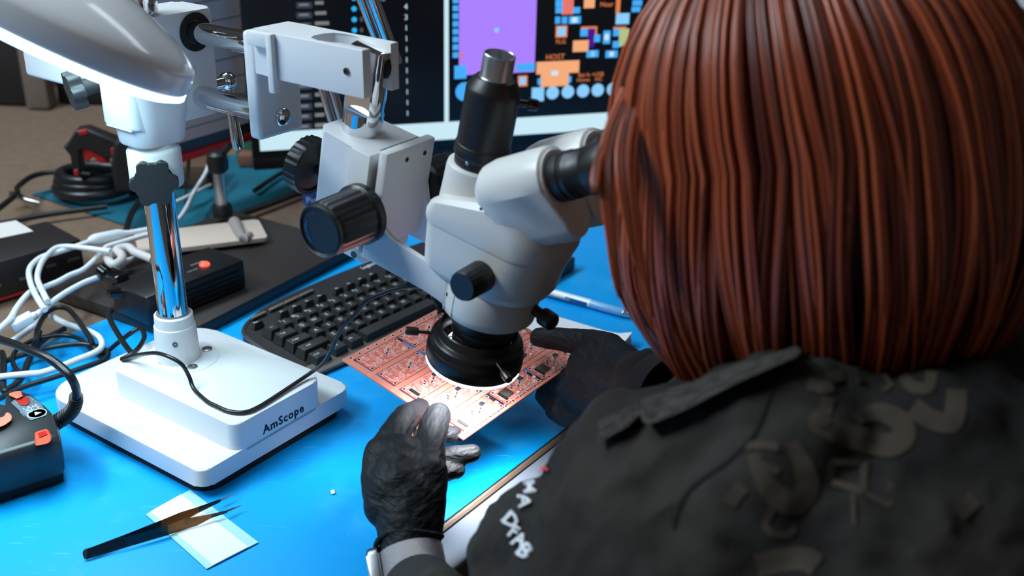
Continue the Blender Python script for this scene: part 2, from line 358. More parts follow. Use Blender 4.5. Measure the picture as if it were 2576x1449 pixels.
b = MB(); b.lathe([(.0045, 0), (.0045, .011), (.0070, .011), (.0075, .012), (.0075, .022), (.006, .0235)], m(.186, .004, -.140), MX*.96-MY*.2, 24); b.build('clamp_knob', dsteel, ring)
b = MB(); b.lathe([(.0016, 0), (.0016, .0006)], m(.128, -.0338, -.140), -MY*.86-MX*.5, 12); b.build('ring_screw', dsteel, ring)
# body: loft of rounded outlines
def outl(x0, x1, hw, rf, rb, z, n=7): return [m(x, y, z) for x, y in rr(x0, x1, -hw, hw, [rf, rf, rb, rb], n)]
b = MB()
b.poly([outl(.114, .186, .033, .030, .018, -.130), outl(.105, .194, .037, .032, .018, -.1265), outl(.099, .197, .040, .032, .014, -.120), outl(.098, .199, .0405, .032, .013, -.104), outl(.097, .204, .0405, .030, .012, -.0845), outl(.097, .204, .0405, .030, .012, -.0838)])
body = b.build('body', cream, scope, ang=26)
b = MB()
def sl(x0, x1, hw, rf, rb, z0, z1):
    P = rr(x0, x1, -hw, hw, [rf, rf, rb, rb], 7); return [m(x, y, z0+(z1-z0)*max(0, min(1, (x-.098)/.055))) for x, y in P]
b.poly([outl(.0965, .2045, .0412, .030, .012, -.0832), outl(.0955, .2055, .042, .030, .012, -.079), sl(.0955, .2045, .042, .030, .012, -.074, -.062), sl(.0975, .198, .0405, .028, .012, -.0685, -.049), sl(.102, .190, .036, .026, .012, -.0665, -.045)])
b.build('head_shell', cream, scope, ang=26)
b = MB(); b.lathe([(.0275, -.075), (.0265, -.060), (.0258, -.044), (.0250, -.0405), (.0235, -.0395), (.010, -.0395)], m(.1155, 0, 0), MZ, 48); b.build('tube_socket', cream, scope)
b = MB(); b.lathe([(.0205, -.0405), (.0208, -.033), (.0215, -.0325), (.0222, -.031), (.0222, -.025), (.0216, -.024), (.0216, -.0225), (.0211, -.0220), (.0208, .018), (.0208, .0215), (.0200, .0235), (.0150, .0305), (.0128, .031), (.0125, .029)], m(.1155, 0, 0), MZ, 56); pt = b.build('photo_tube', blackm, scope)
b = MB(); b.lathe([(.0138, .0285), (.0138, .0300), (.0124, .0312), (.0120, .0318), (.0120, .0485), (.0112, .0490), (.0106, .0485), (.0106, .034), (.001, .034)], m(.1155, 0, 0), MZ, 48); b.build('camera_adapter', silver, scope)
b = MB(); b.sphere(m(.1175, -.0212, -.0330), .0017, seg=12); b.build('grub_screw', steel, pt)
b = MB(); b.lathe([(.0028, 0), (.0028, .007), (.0045, .007), (.0048, .009), (.0045, .014), (.003, .0155)], m(.132, .012, .014), MX*.72+MY*.68, 16); b.build('thumb_screw', blackg, pt)
# binocular housings and eyepieces
el = math.radians(34); EX = MX*math.cos(el)+MZ*math.sin(el); EZ = MZ*math.cos(el)-MX*math.sin(el)
def stad(r1, r2, d, oy, n=12):
    pts = []
    for i in range(n+1): t = -.15+(PI+.3)*i/n; pts.append((r1*math.cos(t), r1*math.sin(t)))
    for i in range(n+1): t = PI+.15+(PI-.3)*i/n; pts.append((oy+r2*math.cos(t), -d+r2*math.sin(t)))
    return pts
for s_ in (-1, 1):
    c0 = m(.1985, s_*.0290, -.0095); b = MB(); R = []
    for h, k in ((-.064, .62), (-.056, .9), (-.046, .985), (-.020, 1.0), (-.004, 1.0), (0, .965), (.0012, .90)):
        R.append([c0+EX*h+MY*(a*k)+EZ*(c*k if c > 0 else c*k) for a, c in stad(.0245, .0185, .030, -s_*.010)])
    b.poly(R); hs = b.build('prism_housing', cream, scope, ang=28)
    b = MB(); b.lathe([(.0215, -.001), (.0218, .001), (.0205, .0025), (.0150, .003)], c0, EX, 48); b.build('front_rim', cream, hs)
    b = MB(); b.lathe([(.0168, 0), (.0178, .002), (.0178, .011), (.0170, .0118), (.0170, .0130), (.0176, .0138), (.0176, .0175), (.0170, .0185), (.0170, .030), (.0178, .031), (.0190, .048), (.0180, .052), (.0130, .053), (.012, .046), (.001, .046)], c0, EX, 48); b.build('eyepiece', blackm, scope)
    b = MB(); b.lathe([(.0013, 0), (.0013, .0005)], m(.1505, s_*.0435, -.0505), MY*s_, 10); b.build('housing_screw', dsteel, scope)
for s_ in (-1, 1):
    b = MB(); b.lathe([(.0118, .0395), (.0125, .041), (.0120, .050), (.0118, .0635), (.0108, .066), (.001, .066)], m(.1600, 0, -.1050), MY*s_, 60, flute=(20, .02, .044, .064)); b.build('zoom_knob', blackm, scope)
    b = MB(); b.lathe([(.0225, .034), (.0252, .035), (.0252, .041), (.0235, .0425), (.0225, .044), (.0222, .078), (.0205, .082), (.0218, .0825), (.0218, .085), (.0198, .0862), (.0188, .0845), (.001, .0845)], m(.0355, 0, -.1075), MY*s_, 72, flute=(18, .018, .044, .0785))
    fk = b.build('focus_knob', blackp, scope)
    if s_ < 0:
        b = MB(); cc = m(.0355, -.0852, -.1075)
        for word, a0, st in (('TENSION', 232, -10.5), ('-----', 118, -8)):
            for i, chh in enumerate(word):
                t = math.radians(a0-60+i*st*-1) if word == 'TENSION' else math.radians(a0+i*8)
                rad = .0150; pos = cc+(-MX*math.cos(t-PI*0)*-1*rad*0)+MX*(rad*math.cos(t))+MZ*(rad*math.sin(t))
                rd = MX*math.cos(t)+MZ*math.sin(t); tg = rd.cross(-MY)*-1
                b.add(text_mesh(chh, .0035), frame(pos, tg, rd*-1, -MY))
        b.build('knob_lettering', mat('cyan_print', (40, 130, 190), .5), fk)['label'] = 'pale blue lettering around the knob face'
b = MB(); b.lathe([(.0050, .026), (.0050, .042), (.0075, .043), (.0215, .046), (.0215, .0445), (.0250, .0445), (.0255, .048), (.0250, .058), (.0225, .060), (.001, .060)], m(-.006, .0, -.112), -MX, 96, flute=(24, .018, .045, .0585)); b.build('lock_knob', blackp, scope)
b = MB(); b.lathe([(.0300, -.150), (.0300, -.160), (.0285, -.1605), (.0278, -.171), (.0262, -.173), (.0262, -.180), (.0245, -.182), (.0245, -.196), (.020, -.198), (.001, -.198)], m(.147, 0, 0), MZ, 56); b.build('objective_lens', blackm, scope)
# ring light: a thing of its own clamped on the lens
RC = lambda z: m(.1435, 0, z)
rl = thing('ring_light', 'black ring light with glowing white LEDs clamped under the microscope lens', 'ring light', tuple(RC(-.212)))
b = MB(); b.lathe([(.0250, -.196), (.0306, -.193), (.0310, -.1800), (.0322, -.1785), (.0334, -.1795), (.0340, -.186), (.0352, -.187), (.0382, -.1880), (.0392, -.190), (.0392, -.1945), (.0402, -.1955), (.0412, -.198), (.0412, -.208), (.0400, -.2105), (.0395, -.210), (.029, -.206)], RC(0), MZ, 72, cap=False); b.build('housing', mat('ring_black', (30, 27, 26), .30, bump=(500, .25, .0003)), rl, ang=50)
b = MB(); b.lathe([(.0400, -.2085), (.0402, -.2125), (.0370, -.2140), (.029, -.2130), (.0285, -.2085)], RC(0), MZ, 72, cap=False); b.build('led_ring', ledw, rl)
for t in (-2.45, -.5, 1.5):
    d = MX*math.cos(t)+MY*math.sin(t)
    b = MB(); b.lathe([(.0015, -.010), (.0015, .013), (.0034, .0135), (.0036, .0145), (.0036, .0235), (.0032, .0242), (.001, .0242)], RC(-.189)+d*.036, d, 16); b.build('thumb_screw', dsteel, rl)
lg = light('ring_light_glow', 'AREA', RC(-.2155), RC(-.40), .55, (.93, .95, 1), .075); lg.data.spread = math.radians(88)

# ------------------------------------------------------------------ circuit board panel
K = .90
def kk(p): return CAM+(V(p)-CAM)*K
PL, PB, PR, PT = kk((-.1752, .9875, .0441)), kk((-.0432, .8946, .0099)), kk((.0736, 1.0611, .0087)), kk((-.0585, 1.154, .0430))
ps = (PR-PB).normalized(); pt_ = (PB-PL).normalized(); pn = ps.cross(pt_)*-1
if pn.z < 0: pn = -pn
PA, PBW = (PR-PB).length, (PB-PL).length
panel = thing('circuit_board_panel', 'red panel of fifteen small circuit boards held in gloved hands under the ring light', 'circuit board', tuple(PL))
panel.rotation_euler = frame(V((0, 0, 0)), ps, -pt_, pn).to_euler()
pcbm = mat('red_solder_mask', (222, 96, 78), .38, spec=.5, vary=(700, (212, 84, 68)))
pcbe = mat('pcb_frame_red', (236, 140, 118), .34, spec=.8, coat=.5)
pad = mat('tinned_pads', (242, 226, 214), .3, .3)
def tracemat():
    mm = mat('red_board_traces', (222, 96, 78), .32, spec=.8, coat=.5); nt = mm.node_tree; bb = nt.nodes['Principled BSDF']
    tc = nt.nodes.new('ShaderNodeTexCoord'); v = nt.nodes.new('ShaderNodeTexVoronoi'); v.distance = 'CHEBYCHEV'; v.feature = 'DISTANCE_TO_EDGE'; v.inputs['Scale'].default_value = 560
    nt.links.new(tc.outputs['Object'], v.inputs['Vector'])
    n = nt.nodes.new('ShaderNodeTexNoise'); n.inputs['Scale'].default_value = 150; nt.links.new(tc.outputs['Object'], n.inputs['Vector'])
    r1 = nt.nodes.new('ShaderNodeValToRGB'); r1.color_ramp.elements[0].position = .05; r1.color_ramp.elements[1].position = .09; r1.color_ramp.elements[0].color = (1, 1, 1, 1); r1.color_ramp.elements[1].color = (0, 0, 0, 1)
    nt.links.new(v.outputs['Distance'], r1.inputs[0])
    r2 = nt.nodes.new('ShaderNodeValToRGB'); r2.color_ramp.elements[0].position = .5; r2.color_ramp.elements[1].position = .54; nt.links.new(n.outputs['Fac'], r2.inputs[0])
    mu = nt.nodes.new('ShaderNodeMath'); mu.operation = 'MULTIPLY'; nt.links.new(r1.outputs[0], mu.inputs[0]); nt.links.new(r2.outputs[0], mu.inputs[1])
    mx = nt.nodes.new('ShaderNodeMix'); mx.data_type = 'RGBA'; mx.inputs[6].default_value = s2l((230, 112, 94)); mx.inputs[7].default_value = s2l((250, 214, 202))
    nt.links.new(mu.outputs[0], mx.inputs[0]); nt.links.new(mx.outputs[2], bb.inputs['Base Color']); return mm
pcbt = tracemat()
TH = .0016; BL, BW = .0584, .0229; sc_ = K*1.02*1.0
bl, bw = BL*.98, BW*.985
ox, oy = .0096, .0072; px_, py_ = .0613, .0287
XA, XB, XC = V((1, 0, 0)), V((0, 1, 0)), V((0, 0, 1))
b = MB()
def fb(x0, x1, y0, y1): b.box(((x0+x1)/2, -(y0+y1)/2, -TH/2), ((x1-x0)/2, (y1-y0)/2, TH/2))
fb(0, PA, 0, oy-.0006); fb(0, PA, oy+4*py_+bw+.0006, PBW); fb(0, ox-.0022, oy-.0006, oy+4*py_+bw+.0006); fb(ox+2*px_+bl+.0022, PA, oy-.0006, oy+4*py_+bw+.0006)
for j in range(4): fb(ox-.0022, ox+2*px_+bl+.0022, oy+j*py_+bw+.0005, oy+(j+1)*py_-.0005)
for j in range(5):       # break-off tabs
    for i in range(3):
        for s_ in (.2, .8):
            for y in (oy+j*py_-.0006, oy+j*py_+bw): b.box((ox+i*px_+bl*s_, -(y+.0003), -TH/2), (.0016, .0006, TH/2*.98))
fr_ = b.build('panel_frame', pcbe, panel, local=True)
hole = mat('drill_hole', (46, 24, 24), .8)
for k in range(15):
    x = .008+k*(PA-.016)/14
    for y in (.0035, PBW-.0036):
        b = MB()
        b.lathe([(.0019, 0), (.0019, .00012), (.0013, .00014)], (x, -y, 0), XC, 14, 0, cap=False); b.lathe([(.0013, 0), (.0013, .0001)], (x, -y, 0), XC, 14, 1); b.build('tooling_hole', [pad, hole], panel, local=True)
b = MB()
for j in range(1, 5):
    for x in (0, PA-ox): 
        for dy in (-.0012, .0012): b.box((x+ox*.45, -(oy+j*py_-.003+dy), .00004), (ox*.42, .00022, .00005))
for y in (.0062, PBW-.0062): b.box((PA/2, -y, .00004), (PA/2-.002, .00012, .00005))
b.build('score_line', mat('score_pink', (240, 188, 172), .5), panel, local=True)
def board_mesh():
    b = MB(); P = rr(0, bl, -bw, 0, .0025, 5); P = [(x, y) for x, y in P]
    b.prism(P, V((0, 0, 0)), XA, XB, XC, -TH, 0, 1)
    b.prism(rr(.0006, bl-.0006, -bw+.0006, -.0006, .0022, 5), V((0, 0, 0)), XA, XB, XC, -.0001, .00003, 0)
    for x, y in ((.0026, .0026), (bl-.0026, .0026), (.0026, bw-.0026), (bl-.0026, bw-.0026)):
        b.lathe([(.0019, .00003), (.0019, .0001)], (x, -y, 0), XC, 16, 2); b.lathe([(.0013, 0), (.0013, .00018)], (x, -y, 0), XC, 16, 3)
    for row, y in ((0, .0014), (1, bw-.0014)):
        n = 16 if row else 12
        for i in range(n):
            x = .0075+i*.00254+(.0 if row else .005)
            if x > bl-.006: break
            b.lathe([(.00088, .00003), (.00088, .0001)], (x, -y, 0), XC, 10, 2); b.lathe([(.00045, 0), (.00045, .00016)], (x, -y, 0), XC, 8, 3)
    rnd = random.Random(3)
    for _ in range(46):                  # bare pads and small passives
        x, y = rnd.uniform(.016, bl-.006), rnd.uniform(.0042, bw-.0042); h, v_ = rnd.choice(((.0008, .0004), (.0004, .0008), (.0005, .0005), (.0012, .0005)))
        b.box((x, -y, .0001), (h, v_, .00008), mi=2)
    for i in range(9): b.box((.0038, -(.0065+i*.0011), .00008), (.0009, .0003, .00006), mi=2)
    for x0, x1, y in ((.0055, .0145, .0052), (.0055, .0145, .0158)): b.box(((x0+x1)/2, -y, .00006), ((x1-x0)/2, .0001, .00004), mi=2)
    b.box((.0145, -.0105, .00006), (.0001, .0053, .00004), mi=2)
    for x, y in ((.0065, .0033), (.0085, .0033), (bl-.005, .008)): b.box((x, -y, .00008), (.0008, .0006, .00006), mi=2)
    return b.build('board', [pcbt, pcbm, pad, hole], None, local=True)
proto = board_mesh(); bmesh_data = proto.data; bpy.data.objects.remove(proto)
chipm = mat('chip_black', (40, 42, 52), .45); cardm = mat('card_socket_tin', (128, 116, 100), .35, .8); butm = mat('switch_white', (226, 224, 222), .4)
def chip_mesh(w_, h_, t, pins, name, mm, ww=0):
    b = MB(); b.box((0, 0, t/2+.0002), (w_/2, h_/2, t/2), bev=.0002)
    if pins:
        for i in range(pins):
            for s_ in (-1, 1): b.box((-w_/2+(i+.5)*w_/pins, s_*(h_/2+.0005), .0003), (.00022, .0007, .0003), mi=1)
    o = b.build(name, [mm, pad], None, local=True); me = o.data; bpy.data.objects.remove(o); return me
ME = {'ic_chip': chip_mesh(.0052, .0042, .0012, 4, 'ic_chip', chipm), 'transistor': chip_mesh(.0024, .0013, .0009, 3, 'transistor', chipm),
      'card_socket': chip_mesh(.0115, .0105, .0013, 0, 'card_socket', cardm), 'push_button': chip_mesh(.003, .0028, .0012, 0, 'push_button', butm),
      'pin_connector': chip_mesh(.002, .0058, .0016, 0, 'pin_connector', rubber), 'battery_plug': chip_mesh(.0022, .0034, .0012, 0, 'battery_plug', butm)}
b = MB(); b.box((0, 0, .0007), (.0055, .0016, .0006), mi=0)
for i in range(8): b.box((-.005+i*.00145, -.0018, .0004), (.00035, .0012, .0004), mi=1)
o = b.build('x', [rubber, pad], None, local=True); ME['edge_connector'] = o.data; bpy.data.objects.remove(o)
def sub(name, par, x, y, rz=0):
    o = bpy.data.objects.new(name, ME[name]); COL.objects.link(o); o.parent = par; o.location = (x, y, .0001); o.rotation_euler.z = rz; return o
for j in range(5):
    for i in range(3):
        o = bpy.data.objects.new('board', bmesh_data); COL.objects.link(o); o.parent = panel; o.location = (ox+i*px_, -(oy+j*py_), 0)
        sub('transistor', o, .031, -.0125, .2); sub('transistor', o, .036, -.0100, .2)
        if j >= 2 or i == 2:
            sub('ic_chip', o, .042, -.0065, 0); sub('transistor', o, .026, -.0075, PI/2); sub('transistor', o, .023, -.0098, PI/2)
            sub('pin_connector', o, bl-.0022, -.0085); sub('battery_plug', o, bl-.0024, -.0145); sub('push_button', o, .0225, -.0185)
            if (i, j) in ((1, 4), (2, 4), (2, 3)): sub('card_socket', o, .0125, -.0115)
            sub('edge_connector', o, .0058, -.0125, PI/2)

# ------------------------------------------------------------------ keyboard
kyaw, ktilt = .8998, .096
kx = V((math.cos(kyaw), math.sin(kyaw), 0)); ky = V((-math.sin(kyaw)*math.cos(ktilt), math.cos(kyaw)*math.cos(ktilt), math.sin(ktilt))); kn = kx.cross(ky)
KO = V((-.2612, 1.1102, .025))
def kp(u, v, h=0): return KO+kx*(.019*u)-ky*(.019*v)+kn*h
kb = thing('keyboard', 'black curved wired keyboard lying behind the microscope base', 'keyboard', tuple(at(760, 850, 0)))
kbm = mat('keyboard_black', (44, 42, 42), .5, bump=(1500, .2, .0002)); keym = mat('key_black', (50, 48, 47), .55, bump=(2500, .2, .0001)); keyw = mat('key_legend', (225, 228, 235), .6)
rest = mat('palm_rest', (112, 104, 100), .45); edgem = mat('keyboard_rim', (96, 98, 100), .3, .3)
outk = [(-3.05, 4.6), (-2.6, 4.95), (2, 5.25), (9, 5.35), (16, 5.2), (20.5, 4.9), (21.2, 4.2), (21.4, 1), (21.2, -1.6), (20.4, -2.6), (15, -3.2), (8, -3.45), (2, -3.2), (-.6, -2.55), (-1.9, -1.7), (-2.3, -.6), (-2.45, 1.5), (-2.8, 3.6)]
outk = [(a, c) for a, c in outk]
def sm2(P, k=5):
    n = len(P); o = []
    for i in range(n):
        A, B_, C_, D_ = [V((P[(i+q) % n][0], P[(i+q) % n][1], 0)) for q in (-1, 0, 1, 2)]
        for j in range(k):
            t = j/k; p_ = .5*((2*B_)+(C_-A)*t+(2*A-5*B_+4*C_-D_)*t*t+(3*B_-A-3*C_+D_)*t**3); o.append((p_.x, p_.y))
    return o
ok = sm2(outk)
def shr(P, s_): 
    cx_, cy_ = 9.2, 1; return [(cx_+(a-cx_)*(1-s_*.45/12), cy_+(c-cy_)*(1-s_/4.3)) for a, c in P]
def fl(p): return V((p.x, p.y, max(p.z, .0012)))
b = MB()
b.poly([[fl(kp(a, c, -.024)) for a, c in shr(ok, .1)], [fl(kp(a, c, -.0145)) for a, c in ok], [fl(kp(a, c, -.0125)) for a, c in shr(ok, .04)], [fl(kp(a, c, -.0115)) for a, c in shr(ok, .25)], [fl(kp(a, c, -.0125)) for a, c in shr(ok, .32)]])
b.build('case', kbm, kb)
b = MB(); R_ = shr(ok, .02); b.tube([kp(a, c, -.0138) for a, c in R_[55:88]], .0011, 6); b.build('rim_strip', edgem, kb)
b = MB(); P_ = [(-2.4, 4.02), (3, 4.02), (9, 4.02), (16, 4.02), (16.5, 5.1), (9, 5.5), (3, 5.4), (-2.6, 5.0)]
b.poly([[fl(kp(a, c, -.021)) for a, c in P_], [fl(kp(a, c, -.0095)) for a, c in P_]]); b.build('palm_rest', rest, kb, bev=.003)
def key(u, v, wdt, txt, hgt=1, small=False, two=None, tcol=None):
    b = MB(); hw, hh = wdt*.5-.08, hgt*.5-.08; t = .10
    lo_ = [(u-hw, v+hh), (u+hw, v+hh), (u+hw, v-hh), (u-hw, v-hh)]; hi_ = [(u-hw+t, v+hh-t*.8), (u+hw-t, v+hh-t*.8), (u+hw-t, v-hh+t), (u-hw+t, v-hh+t)]
    z1 = 0 if not small else -.004
    b.poly([[kp(a, c, -.0115) for a, c in lo_], [kp(a, c, z1-.0006) for a, c in hi_], [kp(u+(a-u)*.93, v+(c-v)*.92, z1) for a, c in hi_]], 0)
    if txt:
        me_ = text_mesh(txt, .0068 if len(txt) < 2 else (.0046 if len(txt) < 5 else .0036)); b.add(me_, frame(kp(u-.04 if len(txt) < 2 else u-wdt*.16, v, z1+.0001), kx, ky, kn), 1)
    if two: b.add(text_mesh(two, .005), frame(kp(u-.22, v-.16, z1+.0001), kx, ky, kn), 1)
    b.build('key', [keym, keyw], kb, ang=30)
for i, (c, t2) in enumerate(zip('1234567890-=', '!@#$%^&*()_+')): key(i, 0, 1, c, two=t2)
key(-1, 0, 1, '~'); key(12.5, 0, 2, 'Back')
key(-.75, 1, 1.5, 'Tab'); key(12.25, 1, 1.5, '\\')
for i, c in enumerate('QWERTYUIOP[]'): key(i+.5, 1, 1, c)
key(-.62, 2, 1.75, 'Caps'); key(12.1, 2, 1.9, 'Enter')
for i, c in enumerate("ASDFGHJKL;'"): key(i+.75, 2, 1, c)
key(-.38, 3, 2.25, 'Shift'); key(11.9, 3, 2.3, 'Shift')
for i, c in enumerate('ZXCVBNM,./'): key(i+1.25, 3, 1, c)
key(-.85, 4.05, 1.35, 'Ctrl', 1.1); key(.55, 4.05, 1.2, 'Win', 1.1); key(1.8, 4.05, 1.2, 'Alt', 1.1); key(5.7, 4.05, 6.5, None, 1.1); key(9.7, 4.05, 1.3, 'Alt', 1.1); key(11.1, 4.05, 1.3, 'Fn', 1.1)
fk = [(-1, 'Esc')]+[(1+i*1.03, 'F%d' % (i+1)) for i in range(4)]+[(5.6+i*1.03, 'F%d' % (i+5)) for i in range(4)]+[(10.2+i*1.03, 'F%d' % (i+9)) for i in range(3)]
for u, t2 in fk: key(u, -1.32, .95, t2, .5, True)
b = MB(); b.add(text_mesh('Logitech', .0085, .0002, 1, .02), frame(onpl(930, 667, kp(0, 0, -.0112), kn), kx, ky, kn)); b.build('case_lettering', keyw, kb)
b = MB()
for u in (-.2, 1.3, 2.6, 3.9): b.box(kp(u, -2.25-.12*u*.5, -.0095), (.0115, .0022, .0016), (kx+ky*.06, ky, kn), bev=.001)
b.build('media_key', rest, kb)

# ------------------------------------------------------------------ small things on the mat
b = MB(); Z5 = at(0, 0, 0)
P = [at(px, py, .0008) for px, py in ((367, 1295), (478, 1233), (650, 1365), (520, 1432))]
sl_ = thing('paper_slip', 'white label sheet with pale turquoise borders under the tweezers', 'paper', tuple(at(510, 1335, 0)))
def quad_lift(P, t=.0006):
    b = MB(); c = [P[0]+(P[1]-P[0])*k for k in (0, .33, .66, 1)]; d = [P[3]+(P[2]-P[3])*k for k in (0, .33, .66, 1)]
    b.poly([[*P], [p_+DZ*t for p_ in P]]); return b
quad_lift(P, .0005).build('backing', papert, sl_)
def lerp(a, b_, t): return a+(b_-a)*t
Q = [lerp(lerp(P[0], P[1], .10), lerp(P[3], P[2], .10), .0), lerp(P[0], P[1], .80), lerp(lerp(P[0], P[1], .80), lerp(P[3], P[2], .80), 1.0), lerp(P[3], P[2], .12)]
Q = [q_+DZ*.0006 for q_ in Q]; quad_lift(Q, .0004).build('label', paper, sl_)
tz = thing('tweezers', 'black fine-point tweezers with bronze arms and bare steel tips on the white slip', 'tweezers', tuple(at(400, 1330, 0)))
tzb = mat('tweezer_black', (20, 18, 19), .45); tzo = mat('tweezer_bronze', (136, 84, 40), .4, .5)
def c9(u, v): return (150+u/4.293, 1150+v/4.293)
def blade(sections, name):
    b = MB()
    for secs, mi in sections:
        for (a, c), (a2_, c2_) in zip(secs, secs[1:]):
            b.poly([[a, c, c-DZ*.0012, a-DZ*.0012], [a2_, c2_, c2_-DZ*.0012, a2_-DZ*.0012]], mi)
    return b.build(name, [tzb, tzo], tz, ang=30)
def pr(u, v, u2, v2, z1, z2): return (at(*c9(u, v), z1), at(*c9(u2, v2), z2))
near = [pr(248, 1030, 252, 1060, .007, .004), pr(262, 1000, 262, 1085, .008, .003), pr(300, 985, 290, 1092, .009, .003), pr(700, 870, 720, 962, .0105, .003), pr(1050, 775, 1060, 862, .0115, .003), pr(1170, 735, 1170, 830, .0115, .003)]
near2 = [near[-1], pr(1350, 665, 1350, 768, .0115, .003), pr(1480, 642, 1480, 730, .011, .004), pr(1640, 612, 1640, 645, .0095, .006)]
near3 = [near2[-1], pr(1810, 572, 1808, 590, .008, .0066)]
blade([(near, 0), (near2, 1), (near3, 0)], 'arm')
far = [pr(350, 970, 350, 985, .009, .006), pr(700, 838, 700, 880, .0095, .005), pr(1100, 680, 1100, 770, .0105, .004)]
far2 = [far[-1], pr(1300, 597, 1330, 690, .0105, .004), pr(1500, 535, 1500, 590, .010, .006)]
far3 = [far2[-1], pr(1735, 452, 1735, 472, .008, .0066)]
blade([(far, 0), (far2, 1), (far3, 0)], 'arm')
for (a, c) in (((1805, 580), (1967, 519)), ((1733, 462), (1884, 400))):
    b = MB(); b.tube([at(*c9(*a), .007), at(*c9(*c), .006)], [.0013, .0002], 8); b.build('tip', steel, tz)
b = MB(); b.poly([[at(px, py, .0003) for px, py in ((831, 1234), (840, 1231), (843, 1240), (834, 1243))], [at(px, py, .0016) for px, py in ((831, 1234), (840, 1231), (843, 1240), (834, 1243))]]); tag(b.build('paper_scrap', paper), 'tiny scrap of white paper on the open blue mat', 'scrap')
# pen
pen = thing('pen', 'white and blue click pen with chrome tip lying right of the microscope', 'pen', tuple(at(1480, 765, 0)))
a, c = at(1352, 726, .006), at(1602, 797, .006); d = (c-a); Ln = d.length; d.normalize()
b = MB(); b.lathe([(.0035, 0), (.0052, .002), (.0054, Ln*.55)], a, d, 20); b.build('barrel', mat('pen_white', (222, 232, 240), .25), pen)
b = MB(); b.lathe([(.0054, Ln*.55), (.0056, Ln*.57), (.0054, Ln*.86), (.0046, Ln*.87)], a, d, 20); b.build('grip', mat('pen_pale_blue', (120, 178, 222), .3), pen)
b = MB(); b.lathe([(.0046, Ln*.87), (.0044, Ln*.90), (.0024, Ln*.96), (.0012, Ln)], a, d, 20); b.build('tip', chrome, pen)
b = MB(); sd = d.cross(DZ); b.box(a+d*Ln*.2+sd*.0068, (Ln*.16, .0016, .001), (d, sd, DZ), bev=.0008); b.build('clip', chrome, pen)
b = MB(); b.box(a+d*Ln*.42+sd*.0045, (Ln*.11, .002, .0025), (d, sd, DZ), bev=.001); b.build('ink_window', mat('pen_blue', (24, 84, 150), .3), pen)
# notepad
npd = thing('notepad', 'small white notepad with curled corner under the right glove', 'notepad', tuple(at(1450, 850, 0)))
q4 = [at(1296, 812, 0), at(1345, 793, 0), at(1588, 866, 0), at(1556, 908, 0)]
P4 = [q4[0]+(q4[1]-q4[0])*0, q4[1], q4[2], q4[3]]
ctr = sum(P4, V())/4; P4[0] = P4[0]-(P4[1]-P4[0])*0+(q4[3]-q4[2])*0
left2 = q4[1]+(q4[3]-q4[2])*2.6; right2 = q4[2]+(q4[3]-q4[2])*2.6
NP = [left2, q4[1], q4[2], right2]
b = MB(); b.poly([[*[p_+DZ*.0003 for p_ in NP]], [*[p_+DZ*.0065 for p_ in NP]]]); b.build('page_block', mat('page_edges', (214, 186, 160), .8, bump=(900, .6, .001), scale2=(.1, .1, 8)), npd)
b = MB()
for k in range(3):
    R = []
    for i in range(9):
        t = i/8; lift = (.0015+.0035*k)*max(0, (t-.75)*4)**2
        R.append([lerp(NP[1], NP[2], t)+DZ*(.0067+k*.0003+lift), lerp(NP[0], NP[3], t)+DZ*(.0067+k*.0003+lift), lerp(NP[0], NP[3], t)+DZ*(.0069+k*.0003+lift), lerp(NP[1], NP[2], t)+DZ*(.0069+k*.0003+lift)])
    b.poly(R)
b.build('page', paper, npd)

# ------------------------------------------------------------------ screens and paper at the back
zb = .075
m1, m2 = at(655, 380, zb), at(1500, 327, zb); mu = (m2-m1); mu.z = 0; mu.normalize(); mn = V((mu.y, -mu.x, 0))
if mn.y > 0: mn = -mn
mon = thing('monitor', 'wide black computer monitor showing circuit board design software', 'monitor', (m1.x+mu.x*.37, m1.y+mu.y*.37, 0))
WM, HM = .78, .46
b = MB(); c0 = m1+mu*(WM/2)+DZ*(HM/2)-mn*.014
b.box(c0, (WM/2+.012, .012, HM/2+.014), (mu, mn, DZ), bev=.003); b.box(c0-DZ*(HM/2+.022), (WM/2+.012, .012, .010), (mu, mn, DZ), bev=.003); b.build('bezel', blackp, mon)
scrn = mat('screen_black', (14, 15, 18), .25, emit=(10, 12, 16), estr=.6)
b = MB(); b.box(c0+mn*.0125, (WM/2, .0012, HM/2), (mu, mn, DZ)); sc = b.build('screen', scrn, mon)
b = MB(); b.box(m1+mu*.37-mn*.05-DZ*(.04)+DZ*.10, (.03, .012, .13), (mu, mn, DZ)); b.box(V((m1.x, m1.y, .004))+mu*.37-mn*.04, (.12, .08, .004), (mu, mn, DZ), bev=.002); b.build('monitor_stand', blackp, mon)
def em(name, c, s_=1.0): return mat(name, (10, 10, 10), .4, emit=c, estr=s_)
EM = [em('ui_white', (205, 238, 250), .95), em('ui_cyan', (70, 172, 250)), em('ui_pale_cyan', (140, 205, 252)), em('ui_purple', (172, 128, 255)), em('ui_orange', (226, 128, 74)), em('ui_pale_orange', (246, 172, 122)), em('ui_dark_purple', (78, 12, 140)), em('ui_pink', (232, 118, 110)), em('ui_grey', (120, 122, 124)), em('ui_green', (178, 194, 140)), em('ui_windows_blue', (40, 180, 245)), em('ui_bluegrey', (52, 60, 72))]
lay = [0]
def sp(px, py): return onpl(px, py, m1+mn*.0, mn)
def uv(px, py): p_ = sp(px, py)-m1; return p_.dot(mu), p_.z
gb = MB()
